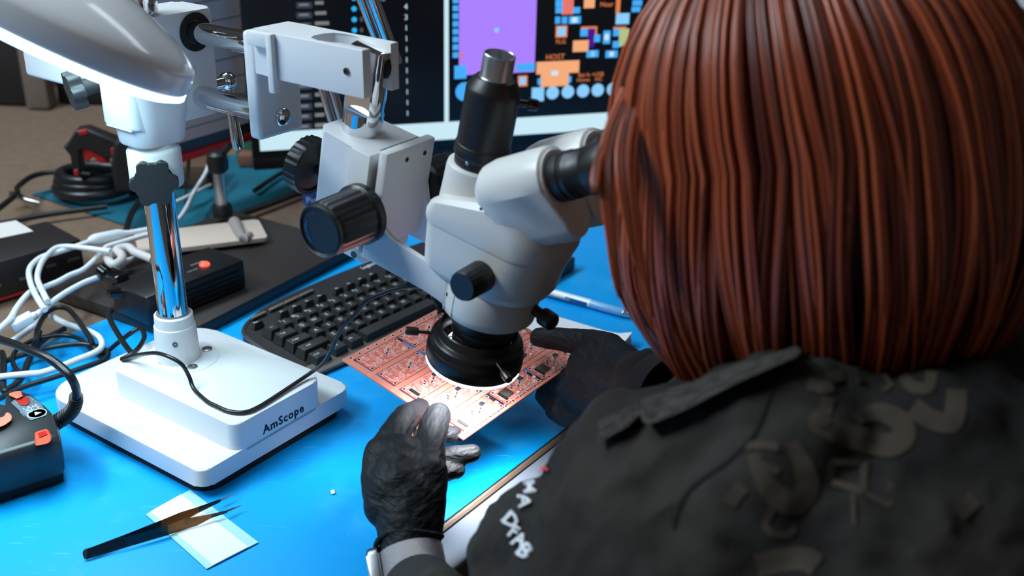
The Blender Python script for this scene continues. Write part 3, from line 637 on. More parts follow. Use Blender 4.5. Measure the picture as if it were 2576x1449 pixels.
def rect(x0, y0, x1, y1, mi):
    lay[0] += 1; d = .0003+lay[0]*.000004
    (u0, v1), (u1, v0) = uv(x0, y0), uv(x1, y1)
    u0 = max(0, u0); u1 = min(WM, u1); v0 = max(0, v0); v1 = min(HM, v1)
    if u1 <= u0 or v1 <= v0: return
    gb.box(m1+mu*((u0+u1)/2)+DZ*((v0+v1)/2)+mn*d, ((u1-u0)/2, .00015, (v1-v0)/2), (mu, mn, DZ), mi)
def disc(px, py, r, mi):
    lay[0] += 1; u, v_ = uv(px, py); rr_ = r/2707*1.72; gb.lathe([(rr_, 0), (rr_, .0002)], m1+mu*u+DZ*v_+mn*(.0003+lay[0]*.000004), mn, 24, mi)
def txt(s_, px, py, size, mi):
    lay[0] += 1; u, v_ = uv(px, py); gb.add(text_mesh(s_, size, .0001), frame(m1+mu*u+DZ*v_+mn*(.0005+lay[0]*.000004), mu, DZ, mn), mi)
c8 = lambda u, v: (1100+u/3.6233, v/3.6233)
def r8(x0, y0, x1, y1, mi): rect(*c8(x0, y0), *c8(x1, y1), mi)
# taskbar along the whole foot, window divider
(u0, v0), (u1, v1) = uv(655, 378), uv(1400, 288)
gb.box(m1+mu*(WM/2)+DZ*.0145+mn*.0005, (WM/2, .0002, .0145), (mu, mn, DZ), 0)
ud = uv(1123, 150)[0]; gb.box(m1+mu*ud+DZ*(HM/2)+mn*.0006, (.0035, .0002, HM/2), (mu, mn, DZ), 0)
for k in range(4): rect(672+(k % 2)*8, 359+(k//2)*8, 679+(k % 2)*8, 366+(k//2)*8, 10)
txt('Q', 709, 362, .008, 8); txt('Search', 745, 358, .008, 8)
r8(200, -400, 885, 655, 3); r8(520, 255, 560, 295, 2)
for k in range(14): r8(140, 480-k*71-4, 192, 530-k*71-4, 1); r8(200, 484-k*71-4, 258, 526-k*71-4, 2) if False else None
r8(198, 487, 240, 516, 7); r8(155, 600, 265, 715, 1); r8(720, 580, 888, 645, 1)
disc(1100+250/3.6233, 835/3.6233, 24, 1)
for x in (1050, 1190, 1328, 1462, 1600, 1740): disc(1100+x/3.6233, (845-(x-1050)*.06)/3.6233, 17.0, 2)
r8(862, 800, 970, 920, 2); r8(735, 690, 820, 785, 4); r8(750, 703, 806, 770, 2)
r8(905, 565, 1290, 660, 5); r8(945, 600, 1195, 780, 5); r8(1040, 645, 1100, 685, 0); r8(915, 715, 945, 770, 1); r8(1196, 695, 1220, 750, 1)
txt('HOST', *c8(1075, 520), .0125, 4); txt('Bat In +USB', *c8(1400, 680), .009, 4); txt('Home', *c8(1330, 728), .009, 4); txt('NC', *c8(1470, 720), .009, 4)
r8(1080, 235, 1182, 340, 4); r8(1094, 247, 1168, 326, 2); txt('FLG', *c8(1125, 380), .010, 4)
r8(1140, -60, 1238, 130, 7)
for y in (-80, -20, 40): r8(1078, y+25, 1140, y+80, 1) ; r8(1238, y+25, 1300, y+80, 1) if y > 0 else None
r8(1075, 152, 1118, 215, 1); r8(1136, 152, 1182, 215, 1); r8(1200, 150, 1306, 213, 1); r8(1225, 158, 1275, 205, 0)
r8(1340, -40, 1432, 72, 5); txt('Near', *c8(1545, 40), .011, 4); r8(1635, -60, 1662, 120, 4); r8(1780, 0, 1865, 50, 1); r8(1772, 62, 1850, 108, 1)
r8(1630, 122, 1746, 218, 2); r8(1310, 243, 1450, 260, 4); r8(1438, 243, 1450, 380, 4); r8(1305, 262, 1372, 330, 1); r8(1372, 262, 1430, 430, 6); r8(1430, 315, 1482, 382, 1)
r8(1515, 280, 1572, 398, 1); r8(1525, 310, 1562, 365, 0); r8(1238, 370, 1375, 468, 5); r8(1362, 460, 1466, 520, 1); r8(1400, 465, 1430, 512, 2)
r8(1605, 245, 1720, 262, 4); r8(1605, 262, 1660, 328, 1); r8(1660, 262, 1740, 420, 9); r8(1600, 375, 1655, 435, 1); r8(1535, 462, 1640, 522, 1); r8(1570, 470, 1605, 512, 0)
for k in range(11):      # list of numbers and blue dots on the left page
    y = 17+k*26.8; txt('4' if k == 0 else ('3' if k in (1,) else '1'), 1021+k*.4, y, .0115, 0)
for k in range(9): disc(890+k*.5, 22+k*27-27, 6.2, 10); txt('0', 908+k*.5, 22+k*27-27, .009, 8); txt('R_' if k % 2 else 'C1_', 955+k*.5, 22+k*27-27, .009, 0)
for k in range(13): rect(745, 6+k*25.5, 785, 20+k*25.5, 11); rect(792, 3+k*25.6, 792+22+(k*7) % 15, 11+k*25.6, 8); rect(752, 9+k*25.5, 776, 14+k*25.5, 8)
gb.build('display_graphics', EM, sc)

pa_, pb_ = at(420, 415, .085), at(797, 297, .085); pu = (pb_-pa_).normalized(); pnn = V((pu.y, -pu.x, 0))
pg = thing('sheet_holder', 'clear sheet holder with red border and a handwritten form inside', 'sheet holder', tuple(at(640, 380, 0)))
PWd = (pb_-pa_).length; 
def pw(u, h, d=0): return pb_-pu*u+DZ*h+pnn*d
b = MB(); b.box(pw(PWd*.5, .21, -.002), (PWd*.5, .0015, .21), (pu, pnn, DZ)); b.build('clear_sleeve', mat('smoky_sleeve', (66, 68, 74), .25), pg)
b = MB(); b.box(pw(PWd*.5, .004, .0015), (PWd*.5, .0035, .0058), (pu, pnn, DZ), bev=.0015); b.box(pw(.002, .21, .0015), (.0045, .0035, .21), (pu, pnn, DZ), bev=.0015); b.box(pw(PWd-.002, .21, .0015), (.0045, .0035, .21), (pu, pnn, DZ), bev=.0015); b.build('red_border', mat('red_vinyl', (226, 40, 48), .45), pg)
b = MB(); b.box(pw(PWd*.5+.011, .225, .0006), (PWd*.5-.016, .0006, .198), (pu, pnn, DZ)); sh = b.build('form_sheet', mat('grey_white_paper', (240, 226, 224), .8), pg)
ink = mat('form_ink', (60, 54, 56), .8)
b = MB()
for k in range(13): b.box(pw(PWd*.5+.010, .045+k*.029, .0014), (PWd*.5-.03, .0001, .0006), (pu, pnn, DZ))
for s_, u, h, z in (('-----------', .17, .062, .006), ('Elem', .095, .195, .017), ('aly', .10, .150, .017), ('-----', .085, .242, .007)):
    b.add(text_mesh(s_, z), frame(pw(u, h, .0014), pu, DZ, pnn))
b.build('form_writing', ink, sh)
b = MB(); b.box(pw(.215, .096, .0013), (.03, .0003, .0065), (pu, pnn, DZ)); b.build('orange_label', mat('orange_label', (222, 120, 66), .6), sh)
for u_ in (.05, PWd-.05):
    b = MB(); b.tube([pw(u_, .02, -.006), pw(u_, -.0845, -.03)], .003, 8); b.build('prop_leg', dsteel, pg)
# green box between sheet and screen
b = MB(); g0 = at(640, 410, 0); b.box((g0.x, g0.y+.03, .026), (.03, .03, .026), bev=.002); tag(b.build('carton', mat('green_card', (40, 96, 84), .7)), 'small dark green carton beside the foot of the screen', 'carton')

# digital microscope on its little stand
dsm = thing('digital_microscope_stand', 'small silver post stand with black clamp on a white plate', 'stand', tuple(at(500, 640, 0)))
q = [at(345, 622, .022), at(515, 690, .022)]
c_ = (at(640, 585, .03), at(345, 620, .03), at(500, 545, .03))
pu2 = (c_[0]-c_[1]).normalized(); pv2 = DZ.cross(pu2)
pc = c_[1]+pu2*.088
b = MB(); b.prism(rr(-.088, .080, -.018, .055, .006), V((pc.x, pc.y, 0)), pu2, pv2, DZ, .022, .028, bev=.001); b.build('base_plate', mat('dusty_white', (206, 186, 172), .4), dsm)
b = MB(); b.box(V((pc.x, pc.y, .0196))+pv2*.02, (.07, .03, .0027), (pu2, pv2, DZ)); b.build('plinth', blackp, dsm)
pp = at(560, 540, .028); pp.z = 0
b = MB(); b.lathe([(.011, .028), (.011, .033), (.0085, .034), (.0085, .098)], pp, DZ, 20); b.build('post', silver, dsm)
b = MB(); b.lathe([(.0145, .028), (.0145, .040), (.0125, .044)], pp, DZ, 20); b.build('post_foot', blackp, dsm)
b = MB(); b.lathe([(.010, .092), (.014, .096), (.015, .106), (.014, .118), (.009, .122)], pp, DZ, 20); b.lathe([(.005, 0), (.005, .016)], pp+V((.008, 0, .120)), V((.6, 0, .6)), 12); b.build('clamp', blackp, dsm)
b = MB(); b.tube([at(590, 560, .029), at(612, 600, .030), at(628, 590, .029)], [.009, .006, .005], 12, sub=4); b.build('cable_tie_mount', mat('grey_fitting', (150, 140, 134), .5), dsm)

# red and black hand tool in a coiled-cord holder
ht = thing('hand_scanner', 'black and red trigger hand tool standing on a coiled black cord', 'hand tool', tuple(at(230, 500, 0)))
h0 = at(225, 470, .03); hx = V((1, .1, 0)).normalized(); hz = DZ; hy = V((-.1, 1, 0)).normalized()
def hp(px, py): return onpl(px, py, h0, hy)
def hpoly(P, d0, d1, mm, nm, bev=.004):
    b = MB(); b.poly([[hp(*p_)+hy*d0 for p_ in P], [hp(*p_)+hy*d1 for p_ in P]]); return b.build(nm, mm, ht, bev=bev)
hpoly([(172, 360), (195, 322), (222, 318), (290, 345), (322, 360), (330, 378), (318, 392), (270, 392), (222, 368), (206, 372), (210, 430), (190, 432), (182, 385), (163, 362)], -.014, .014, mat('tool_dark', (30, 27, 28), .5), 'body')
hpoly([(205, 322), (224, 318), (228, 330), (206, 334)], -.0155, .0155, redp, 'trim', .001)
hpoly([(212, 366), (232, 362), (262, 378), (276, 408), (252, 406), (238, 390), (224, 404), (214, 392)], -.010, .010, redp, 'trigger', .002)
hpoly([(284, 366), (296, 362), (300, 382), (286, 386)], -.0150, .0150, redp, 'trim', .001)
hpoly([(192, 420), (202, 418), (206, 433), (194, 434)], -.0150, .0150, redp, 'trim', .001)
hpoly([(296, 345), (320, 330), (345, 345), (350, 470), (300, 470), (290, 400)], -.03, .0, rubber, 'cradle', .006)
cc = at(222, 478, .015)
b = MB(); pts = []
for i in range(0, 160):
    t = i/159*2*PI*3.0; r_ = .052+.004*math.sin(t*.33); pts.append(V((cc.x+.005+r_*1.05*math.cos(t), cc.y+.02+r_*.92*math.sin(t), .008+.011*t/(2*PI))))
b.tube(pts, .0085, 10); tag(b.build('coiled_cord', blackcab), 'thick black coiled cord looped on the teal mat', 'cord')

# black box with sticker at far left
bb_ = thing('black_box', 'black metal box with a white sticker on top at the left edge', 'box', tuple(at(90, 700, 0)))
bz = .052; bA, bB, bC = at(-110, 690, bz), at(203, 602, bz), at(158, 545, bz)
bu = (bB-bA).normalized(); bv = DZ.cross(bu); wd = (bB-bA).length; dp_ = max(.06, (bC-bB).dot(bv))
cb = (bA+bB)/2+bv*dp_/2; cb.z = bz/2+.0005
b = MB(); b.box(cb, (wd/2, dp_/2, bz/2), (bu, bv, DZ), bev=.002); b.build('case', mat('box_black', (34, 27, 27), .5), bb_)
b = MB(); s1 = [at(px, py, bz+.0008) for px, py in ((-60, 572), (40, 555), (84, 582), (-60, 612))]; b.poly([s1, [p_+DZ*.0004 for p_ in s1]]); b.build('sticker', mat('sticker', (214, 204, 200), .7), bb_)
fr0 = cb-bv*(dp_/2+.0004)
b = MB()
for k, (u, w_) in enumerate(((.02, .014), (.055, .012), (-.015, .010), (.085, .016))): b.box(fr0+bu*(u-.02)+DZ*(.002 if k % 2 else -.004), (w_/2, .0005, .0018), (bu, bv, DZ))
b.build('port', mat('port_grey', (92, 84, 84), .5), bb_)
b = MB(); b.box(fr0+bu*.0-DZ*(bz/2-.004), (wd/2*.9, .0006, .0014), (bu, bv, DZ)); b.build('red_stripe', redp, bb_)
# flat black slab and power adapter
sb = [at(px, py, .0) for px, py in ((470, 870), (905, 640), (640, 548), (120, 745))]
su = (sb[1]-sb[0]).normalized(); sv = DZ.cross(su); wl = (sb[1]-sb[0]).length; dl = (sb[3]-sb[0]).dot(sv)
b = MB(); b.box(sb[0]+su*(wl/2)+sv*(dl/2)+DZ*.0085, (wl/2, dl/2, .008), (su, sv, DZ), bev=.002)
tag(b.build('laptop', mat('slab_brown_black', (46, 37, 35), .5, bump=(900, .2, .0002))), 'closed flat dark laptop lying behind the chrome post', 'laptop')
psu = thing('power_adapter', 'black ribbed power adapter with a glowing red button on the laptop', 'power adapter', tuple(at(480, 700, .017)))
pz = .055; pA, pB, pC = at(262, 730, pz), at(585, 672, pz), at(505, 628, pz)
qu = (at(583, 670, pz)-at(455, 720, pz)).normalized(); qv = DZ.cross(qu)
pc0 = at(450, 680, pz); 
b = MB(); b.box(V((pc0.x, pc0.y, .036)), (.072, .034, .0190), (qu, qv, DZ), bev=.004)
for k in range(5): b.box(V((pc0.x, pc0.y, .022+k*.0065))-qv*.034+qu*.005, (.060, .0015, .0014), (qu, qv, DZ))
b.build('case', blackp, psu)
lb = at(515, 667, .0555)
b = MB(); b.lathe([(.0062, 0), (.0062, .002), (.0045, .0035), (.001, .004)], lb, DZ, 20); b.build('power_button', mat('red_led', (220, 50, 40), .4, emit=(255, 90, 70), estr=1.6), psu)
b = MB(); b.add(text_mesh('POWER', .0055), frame(at(497, 662, .0556), qu, qv, DZ)); b.add(text_mesh('ON OFF', .0045), frame(at(485, 680, .0556), qu, qv, DZ)); b.build('marking', mat('grey_print', (150, 146, 146), .6), psu)
b = MB(); b.box(at(290, 705, .052), (.010, .016, .012), (qu, qv, DZ), bev=.004); b.lathe([(.007, 0), (.007, .02), (.009, .021), (.009, .03)], at(300, 715, .05), V((-.6, .3, .3)), 14); b.lathe([(.006, 0), (.006, .024)], at(325, 735, .045), V((-.5, -.4, .1)), 14); b.build('plug', blackg, psu)

# glue bottle showing a label behind the focus block
gt = thing('bottle', 'small bottle with a blue label peeking out behind the microscope knobs', 'bottle', tuple(at(800, 540, 0)))
g0 = at(800, 545, 0)
b = MB(); b.lathe([(.019, .001), (.020, .004), (.020, .05), (.012, .062), (.008, .064), (.008, .078)], g0, DZ, 24); b.build('bottle_body', mat('clear_grey', (120, 128, 118), .2), gt)
b = MB(); b.lathe([(.0203, .022), (.0203, .046)], g0, DZ, 24, cap=False); lb_ = b.build('label_band', mat('label_blue', (20, 60, 140), .5), gt)
d_ = (CAM-g0); d_.z = 0; d_.normalize()
b = MB(); b.add(text_mesh('Pure', .013), frame(g0+d_*.0208+DZ*.034-V((-d_.y, d_.x, 0))*.004, V((-d_.y, d_.x, 0)), DZ, d_)); b.build('label_text', paper, lb_)

# chrome lamp arms behind the fork
la = thing('spring_arm', 'pair of chrome bars of an articulated arm rising behind the fork', 'lamp arm', tuple(at(850, 420, 0)))
b = MB()
for dx in (-9, 15): b.tube([ad(790+dx, 120, 1.22), ad(870+dx, 390, 1.26)], .0052, 14)
b.build('lower_bar', chrome, la)
b = MB()
for dx in (-13, 13): b.tube([ad(865+dx*1.2, -160, 1.05), ad(985+dx, 160, 1.12)], .0056 if dx < 0 else .0062, 14)
b.build('upper_bar', [chrome], la)
b = MB(); b.tube([ad(790, 125, 1.22), ad(985, 165, 1.13)], .006, 14); b.tube([ad(870, 385, 1.26), at(930, 585, .0075)], .007, 14); b.build('joint_bar', dsteel, la)

# heat tool at lower left with label and orange buttons
gun = thing('heat_gun', 'black and orange corded hand tool with a rating label at the lower left', 'power tool', tuple(at(60, 1110, 0)))
def c7(u, v): return (u/4.263, 840+v/4.263)
G = [(-330, 900), (-330, 700), (45, 760), (58, 650), (150, 612), (235, 606), (330, 640), (400, 690), (500, 775), (575, 850), (612, 950), (632, 1040), (628, 1085), (560, 1120), (360, 1180), (0, 1290), (-330, 1380)]
gz = .052
b = MB(); top = [at(*c7(*p_), gz) for p_ in G]; cen = sum(top, V())/len(top)
def gl(z, k): return [V((cen.x+(p_.x-cen.x)*k, cen.y+(p_.y-cen.y)*k, z)) for p_ in top]
b.poly([gl(.010, .93), gl(.016, 1.0), gl(.030, 1.03), gl(.044, 1.02), gl(.050, .985), gl(.0525, .93)]); b.build('body', mat('tool_graphite', (48, 50, 53), .34, bump=(1300, .25, .0002)), gun, ang=45)
b = MB(); b.poly([gl(.0005, .90), gl(.010, .92)]); b.build('sole', foot, gun)
def gpatch(P, z0, z1, mm, nm, bev=.001):
    b = MB(); b.poly([[at(*c7(*p_), z0) for p_ in P], [at(*c7(*p_), z1) for p_ in P]]); return b.build(nm, mm, gun, bev=bev)
lab = gpatch([(120, 740), (150, 705), (300, 665), (330, 668), (440, 745), (505, 850), (500, 872), (340, 925), (312, 918), (220, 830)], .0515, .0532, mat('label_grey', (112, 130, 144), .4), 'rating_label', 0)
gu = (at(*c7(330, 925), .053)-at(*c7(140, 720), .053)).normalized(); gv = DZ.cross(gu)
lw = mat('label_white', (205, 215, 222), .6)
b = MB(); pc_ = at(*c7(398, 852), .0533); b.lathe([(.0085, 0), (.0085, .0001), (.0075, .00012), (.0075, 0)], pc_, DZ, 28)
b.pris3([pc_+V((.004*math.cos(t), .004*math.sin(t), 0)) for t in (.5, 2.6, 4.7)], (0, 0, .0002))
for s_, p_, z in (('CE', (372, 790), .010), ('EAC', (300, 815), .007), ('----------', (235, 860), .0034), ('----', (170, 735), .0034), ('-------', (410, 770), .003), ('----', (345, 700), .0034)):
    b.add(text_mesh(s_, z), frame(at(*c7(*p_), .0533), -gu, -gv, DZ))
b.build('label_print', lw, lab)
gpatch([(92, 640), (150, 618), (225, 612), (248, 668), (175, 700), (165, 690), (100, 662)], .0515, .0565, mat('salmon', (238, 128, 100), .45), 'latch')
gpatch([(160, 705), (245, 672), (305, 680), (326, 730), (290, 768), (215, 762)], .0520, .0542, mat('red_window', (196, 52, 40), .4), 'window')
gpatch([(-120, 950), (-20, 900), (50, 880), (60, 845), (95, 838), (132, 880), (128, 925), (60, 975), (-10, 1005), (-120, 1040)], .0500, .0570, mat('salmon_b', (238, 138, 112), .45), 'trigger', .003)
gpatch([(370, 1055), (490, 1018), (515, 1022), (552, 1090), (550, 1150), (510, 1178), (378, 1205)], .030, .0560, orange, 'slide_switch', .003)
gpatch([(405, 1065), (490, 1038), (508, 1075), (420, 1112)], .0550, .0568, redp, 'switch_recess', 0)
gpatch([(45, 1060), (70, 1000), (110, 985), (160, 1000), (205, 1060), (215, 1180), (200, 1190), (90, 1200)], .0500, .0518, mat('tool_panel', (52, 55, 58), .3), 'side_panel', .0008)
# boot and cord
cp = [(-60, 25), (0, 60), (150, 108), (330, 180), (500, 250), (640, 345), (740, 440), (800, 540), (822, 630), (815, 700)]
zs = [.10, .10, .105, .11, .11, .105, .10, .09, .078, .070]
b = MB(); b.tube([at(*c7(*p_), z) for p_, z in zip(cp, zs)], .0040, 12, sub=6); b.build('cord', blackcab, gun)
bp = [(816, 670), (808, 750), (765, 830), (690, 895), (600, 950)]; bz_ = [.073, .062, .050, .040, .034]
bpts, _ = smooth([at(*c7(*p_), z) for p_, z in zip(bp, bz_)], .005, 12)
rad = [(.0062 if (i//2) % 2 == 0 else .0048)+.0018*i/len(bpts) for i in range(len(bpts))]
b = MB(); b.tube(bpts, rad, 14); b.build('strain_relief', blackp, gun)

# ------------------------------------------------------------------ loose cables
def cable(pts, r, mm, name, label, z=None, sub=6, group=None):
    b = MB(); P = [at(p_[0], p_[1], (p_[2] if len(p_) > 2 else z)) for p_ in pts]; b.tube(P, r, 10, sub=sub)
    return tag(b.build(name, mm), label, 'cable', group or {'white_cable': 'white cables on the bench', 'black_wire': 'black wires on the bench'}.get(name))
k1 = lambda u, v, z=None: (u/4.831, 560+v/4.831) + ((z,) if z is not None else ())
k2 = lambda u, v, z=None: (100+u/6.44, 780+v/6.44) + ((z,) if z is not None else ())
k7 = lambda u, v, z=None: (u/4.263, 840+v/4.263) + ((z,) if z is not None else ())
cable([k1(-60, 1340), k1(0, 1285), k1(120, 1170), k1(200, 1040), k1(290, 920), k1(380, 840), k1(520, 790), k1(700, 720), k1(850, 640), k1(1000, 580), k1(1100, 500), k1(1180, 420), k1(1250, 350), k1(1310, 290), k1(1500, 230), k1(1780, 150), k1(1900, 130)], .0034, whitecab, 'white_cable', 'white cable running from the left edge up behind the post', .05)
cable([k1(545, 1060), k1(460, 930), k1(390, 790), k1(352, 640), k1(365, 550), k1(430, 470), k1(530, 410), k1(700, 360), k1(860, 310), k1(980, 270), k1(1100, 225)], .0034, whitecab, 'white_cable', 'white cable bent in the outer of two loops beside the black box', .058)
b = MB(); b.tube([at(*k1(1080, 232), .058), at(*k1(1160, 205), .058), at(*k1(1430, 150), .055), at(*k1(1560, 125), .055), at(*k1(1800, 80), .055)], [.0035, .0075, .0075, .0035, .0032], 12, sub=3); tag(b.build('cable_connector', whitecab), 'thick white in-line cable connector left of the post', 'connector')
cable([k1(580, 960), k1(520, 840), k1(462, 710), k1(460, 620), k1(500, 500), k1(570, 400), k1(680, 310), k1(820, 290), k1(1000, 305), k1(1200, 330), k1(1340, 350)], .0034, whitecab, 'white_cable', 'white cable bent in the inner of two loops beside the black box', .062)
cable([k1(1330, 350), k1(1310, 430), k1(1370, 510), k1(1460, 470), k1(1480, 400), k1(1420, 330), k1(1560, 300), k1(1640, 360), k1(1740, 400), k1(1860, 450)], .0055, mat('cable_strap', (205, 196, 194), .5), 'cable_knot', 'knotted bundle of white cable beside the chrome post', .05)
b = MB(); q5 = [at(*k1(*p_), .03) for p_ in ((1290, 530), (1640, 430), (1500, 545), (1390, 580))]; b.poly([q5, [p_+DZ*.003 for p_ in q5]]); tag(b.build('cable_tag', whitecab), 'flat white tag under the knotted white cable', 'tag')
cable([k1(1240, 645, .055), k1(1150, 680, .055), k1(1000, 740, .055), k1(800, 850, .055), k1(640, 960, .055), k1(540, 1050, .053), k1(440, 1115, .050)], .0034, whitecab, 'white_cable', 'white plug lead crossing in front of the power adapter')
pu_, pv_ = at(*k1(440, 1112), .050), at(*k1(150, 1265), .040)
dd = (pv_-pu_); dl_ = dd.length; dd.normalize(); sdx = dd.cross(DZ).normalized()
usb = thing('usb_plug', 'white rectangular cable plug above the black wires', 'plug', tuple(pv_))
b = MB(); b.box(pu_+dd*dl_*.58, (dl_*.42, .0085, .0050), (dd, sdx, dd.cross(sdx)), bev=.002); b.build('plug_shell', whitecab, usb)
b = MB(); b.lathe([(.0034, 0), (.0042, .004), (.0046, dl_*.2)], pu_, dd, 14); b.build('strain_relief', whitecab, usb)
cable([k1(140, 1449), k1(300, 1340), k1(480, 1200), k1(540, 1130), k1(590, 1105), k1(620, 1130), k1(760, 1210), k1(950, 1280), k2(640, 290), k2(800, 345), k2(950, 430), k2(1008, 530), k2(990, 620), k2(850, 710), k2(620, 800), k2(400, 890), k2(200, 965), k2(0, 1020), k7(300, 430), k7(0, 460), k7(-60, 465)], .0036, whitecab, 'white_cable', 'white cable curving in a hook shape over the blue mat', .022)
cable([k7(-40, 345), k7(0, 325), k7(150, 255), k7(330, 190), k7(480, 60), k7(560, 10), k7(700, -60)], .003, blackcab, 'black_wire', 'black wire rising diagonally below the white plug', .012)
cable([k7(300, 440), k7(200, 400), k7(145, 330), k7(140, 240), k7(190, 160), k7(300, 95), k7(420, 45), k7(600, 18), k7(750, 22), k7(860, 60), k7(930, 120), k7(990, 180), k7(1080, 250), k7(1160, 330)], .0026, blackcab, 'black_wire', 'black wire looping in a wide oval on the mat left of the base', .014)
cable([k7(400, 190), k7(520, 150), k7(700, 120), k7(900, 110), k7(1060, 140), k7(1150, 190), k7(1155, 240), k7(1090, 290), k7(950, 340), k7(750, 410), k7(500, 490), k7(250, 570), k7(60, 660), k7(-60, 730)], .0030, blackcab, 'black_wire', 'black wire sweeping below the white hook to the left edge', .018)
cable([k7(420, -20), k7(380, 90), k7(340, 210), k7(290, 340), k7(250, 440), k7(190, 520), k7(80, 600), k7(40, 610), k7(30, 500), k7(40, 300), k7(20, 200)], .0036, blackcab, 'black_wire', 'thick black wire hanging straight down towards the orange tool', .016)
cable([k1(440, 1449), k1(450, 1330), k1(500, 1200), k1(580, 1090), k1(700, 1030), k1(820, 1050), k1(920, 1150), k1(1020, 1290), k1(1110, 1430), k2(820, 480, .024), k2(900, 620, .018), k2(1000, 760, .012), k2(1040, 820, .010)], .0030, blackcab, 'black_wire', 'arched black wire crossing over the white hook cable', .030)
cable([k2(1160, 0), k2(1120, 80), k2(1180, 240), k2(1300, 440), k2(1400, 590), k2(1490, 700)], .0030, blackcab, 'black_wire', 'doubled black wire dropping from the power adapter to the base', .050)
cable([k2(1320, 802, .0600), k2(1420, 755, .062), k2(1520, 690, .064), k2(1620, 590, .064), k2(1690, 460, .060), k2(1680, 360, .055), k2(1620, 290, .05), k2(1480, 370, .045), k2(1280, 520, .03), k2(1120, 650, .02), k2(1040, 700, .015)], .0026, blackcab, 'black_wire', 'thin black wire looping up off the corner of the base', None)
# ring light lead
rlp = [at(*k2(1320, 802), 0.0605), at(*k2(1500, 745), 0.0670), at(*k2(1700, 710), 0.0800), at(*k2(1900, 700), 0.0880), at(*k2(2100, 760), 0.0900), at(*k2(2300, 880), 0.0840), at(*k2(2420, 1080), 0.0700), at(*k2(2500, 1280), 0.0610), at(520, 1009, .0605), at(545, 1022, .0605), at(570, 1033, .0605), at(600, 1038, .0605), at(625, 1035, .0605), at(650, 1024, .0605), at(680, 1006, .0605), at(733, 971, .0610), at(780, 939, .064)]
dep0 = (rlp[-1]-CAM).dot(CF)
tailp = [(803, 922), (820, 904), (834, 879), (849, 845), (865, 818), (897, 788), (925, 755), (984, 730), (1031, 721), (1066, 723), (1090, 737), (1104, 760), (1112, 790)]
for i, (px, py) in enumerate(tailp): rlp.append(ad(px, py, dep0+(.925-dep0)*((i+1)/len(tailp))**.8))
b = MB(); b.tube(rlp, .0020, 10, sub=5); b.build('power_lead', blackcab, rl)['label'] = 'thin black lead running across the white base'
b = MB(); pts, _ = smooth([rlp[-3], rlp[-2], rlp[-1]], .003, 10); b.tube(pts, [(.0042 if (i//2) % 2 else .0030) for i in range(len(pts))], 12); b.build('strain_relief', rubber, rl)
cable([(-30, 545, .03), (40, 490, .03), (45, 470, .03), (90, 440, .03), (160, 432, .03), (230, 440, .03)], .0042, blackcab, 'black_wire', 'black wire bowing out left of the coiled cord', None)
cable([(270, 520, .01), (120, 540, .01), (-40, 570, .01)], .004, blackcab, 'black_wire', 'black wire running left from under the coil', None)
cable([(355, 500, .02), (330, 540, .02), (315, 590, .02)], .0045, blackcab, 'black_wire', 'short black wire dropping off the teal mat', None)
cable([(528, 390, .05), (520, 430, .04), (490, 480, .03), (450, 550, .03), (380, 590, .03)], .0030, whitecab, 'white_cable', 'white cable curving down past the silver post', None)
cable([(530, 465, .02), (480, 490, .02), (440, 508, .02), (400, 515, .02)], .0026, whitecab, 'white_cable', 'thin white cable crossing behind the chrome post', None)
cable([(600, 540, .008), (660, 520, .008), (740, 490, .008), (800, 470, .008)], .005, blackcab, 'black_wire', 'thick black wire lying right of the silver post', None)
cable([(640, 480, .008), (700, 440, .008), (760, 410, .008), (830, 400, .008)], .004, blackcab, 'black_wire', 'black wire on the teal mat below the screen', None)
b = MB(); b.tube([at(28, 488, .02), at(48, 494, .02), at(66, 503, .02), at(100, 512, .015)], [.0048, .0055, .0045, .003], 10); tag(b.build('metal_plug', steel), 'small shiny metal plug lying left of the coiled cord', 'plug')
for i, (px, py, sx, sy, sz, cc_, lb1) in enumerate(((30, 250, .12, .03, .16, (30, 22, 22), 'tall dark panel standing at the far upper left'), (85, 262, .045, .04, .20, (120, 104, 96), 'grey post standing beside the dark panel at upper left'), (205, 250, .11, .05, .060, (20, 16, 16), 'low black box on the bench behind the magnifier lamp'), (150, 200, .20, .02, .14, (96, 78, 66), 'brown cardboard sheet standing behind the low black box'))):
    g = at(px, py+20, 0); b = MB(); b.box((g.x, g.y+sy, sz/2+.001), (sx/2, sy/2, sz/2), bev=.003)
    tag(b.build(['panel', 'post', 'black_carton', 'cardboard_sheet'][i], mat('bg_%d' % i, cc_, .7)), lb1, ['panel', 'post', 'carton', 'cardboard'][i])
b = MB(); g = at(450, 470, 0); b.box((g.x, g.y+.02, .02), (.05, .03, .019), bev=.003); tag(b.build('small_carton', mat('brown_carton', (96, 70, 52), .7)), 'small brown carton just right of the chrome post', 'carton')
b = MB(); g = at(585, 415, 0); b.box((g.x+.03, g.y, .012), (.018, .014, .0115), bev=.004); tag(b.build('copper_part', mat('copperish', (120, 80, 62), .5)), 'small copper-coloured part on the teal mat', 'part')
g = at(1290, 400, 0); b = MB(); b.box((g.x, g.y-.03, .011), (.20, .050, .0105), (mu, mn, DZ), bev=.003); tag(b.build('tray', mat('tray_black', (24, 22, 22), .6)), 'long low black tray lying in front of the screen behind the microscope', 'tray')
CLT = at(1400, 395, 0)-V((0, .02, 0)); b = MB(); 
for i in range(40):
    u = random.uniform(-.14, .18); h_ = random.uniform(0, .05)
    b.sphere(CLT+mu*(u*1.1)+mn*random.uniform(-.02, .03)+DZ*(.026+h_*.25), random.uniform(.006, .010), seg=8)
o_ = b.build('cable_clutter', mat('clutter_brown', (84, 66, 56), .6)); tag(o_, 'blurred heap of small brown parts below the screen, behind the eyepieces', 'parts'); o_['kind'] = 'stuff'
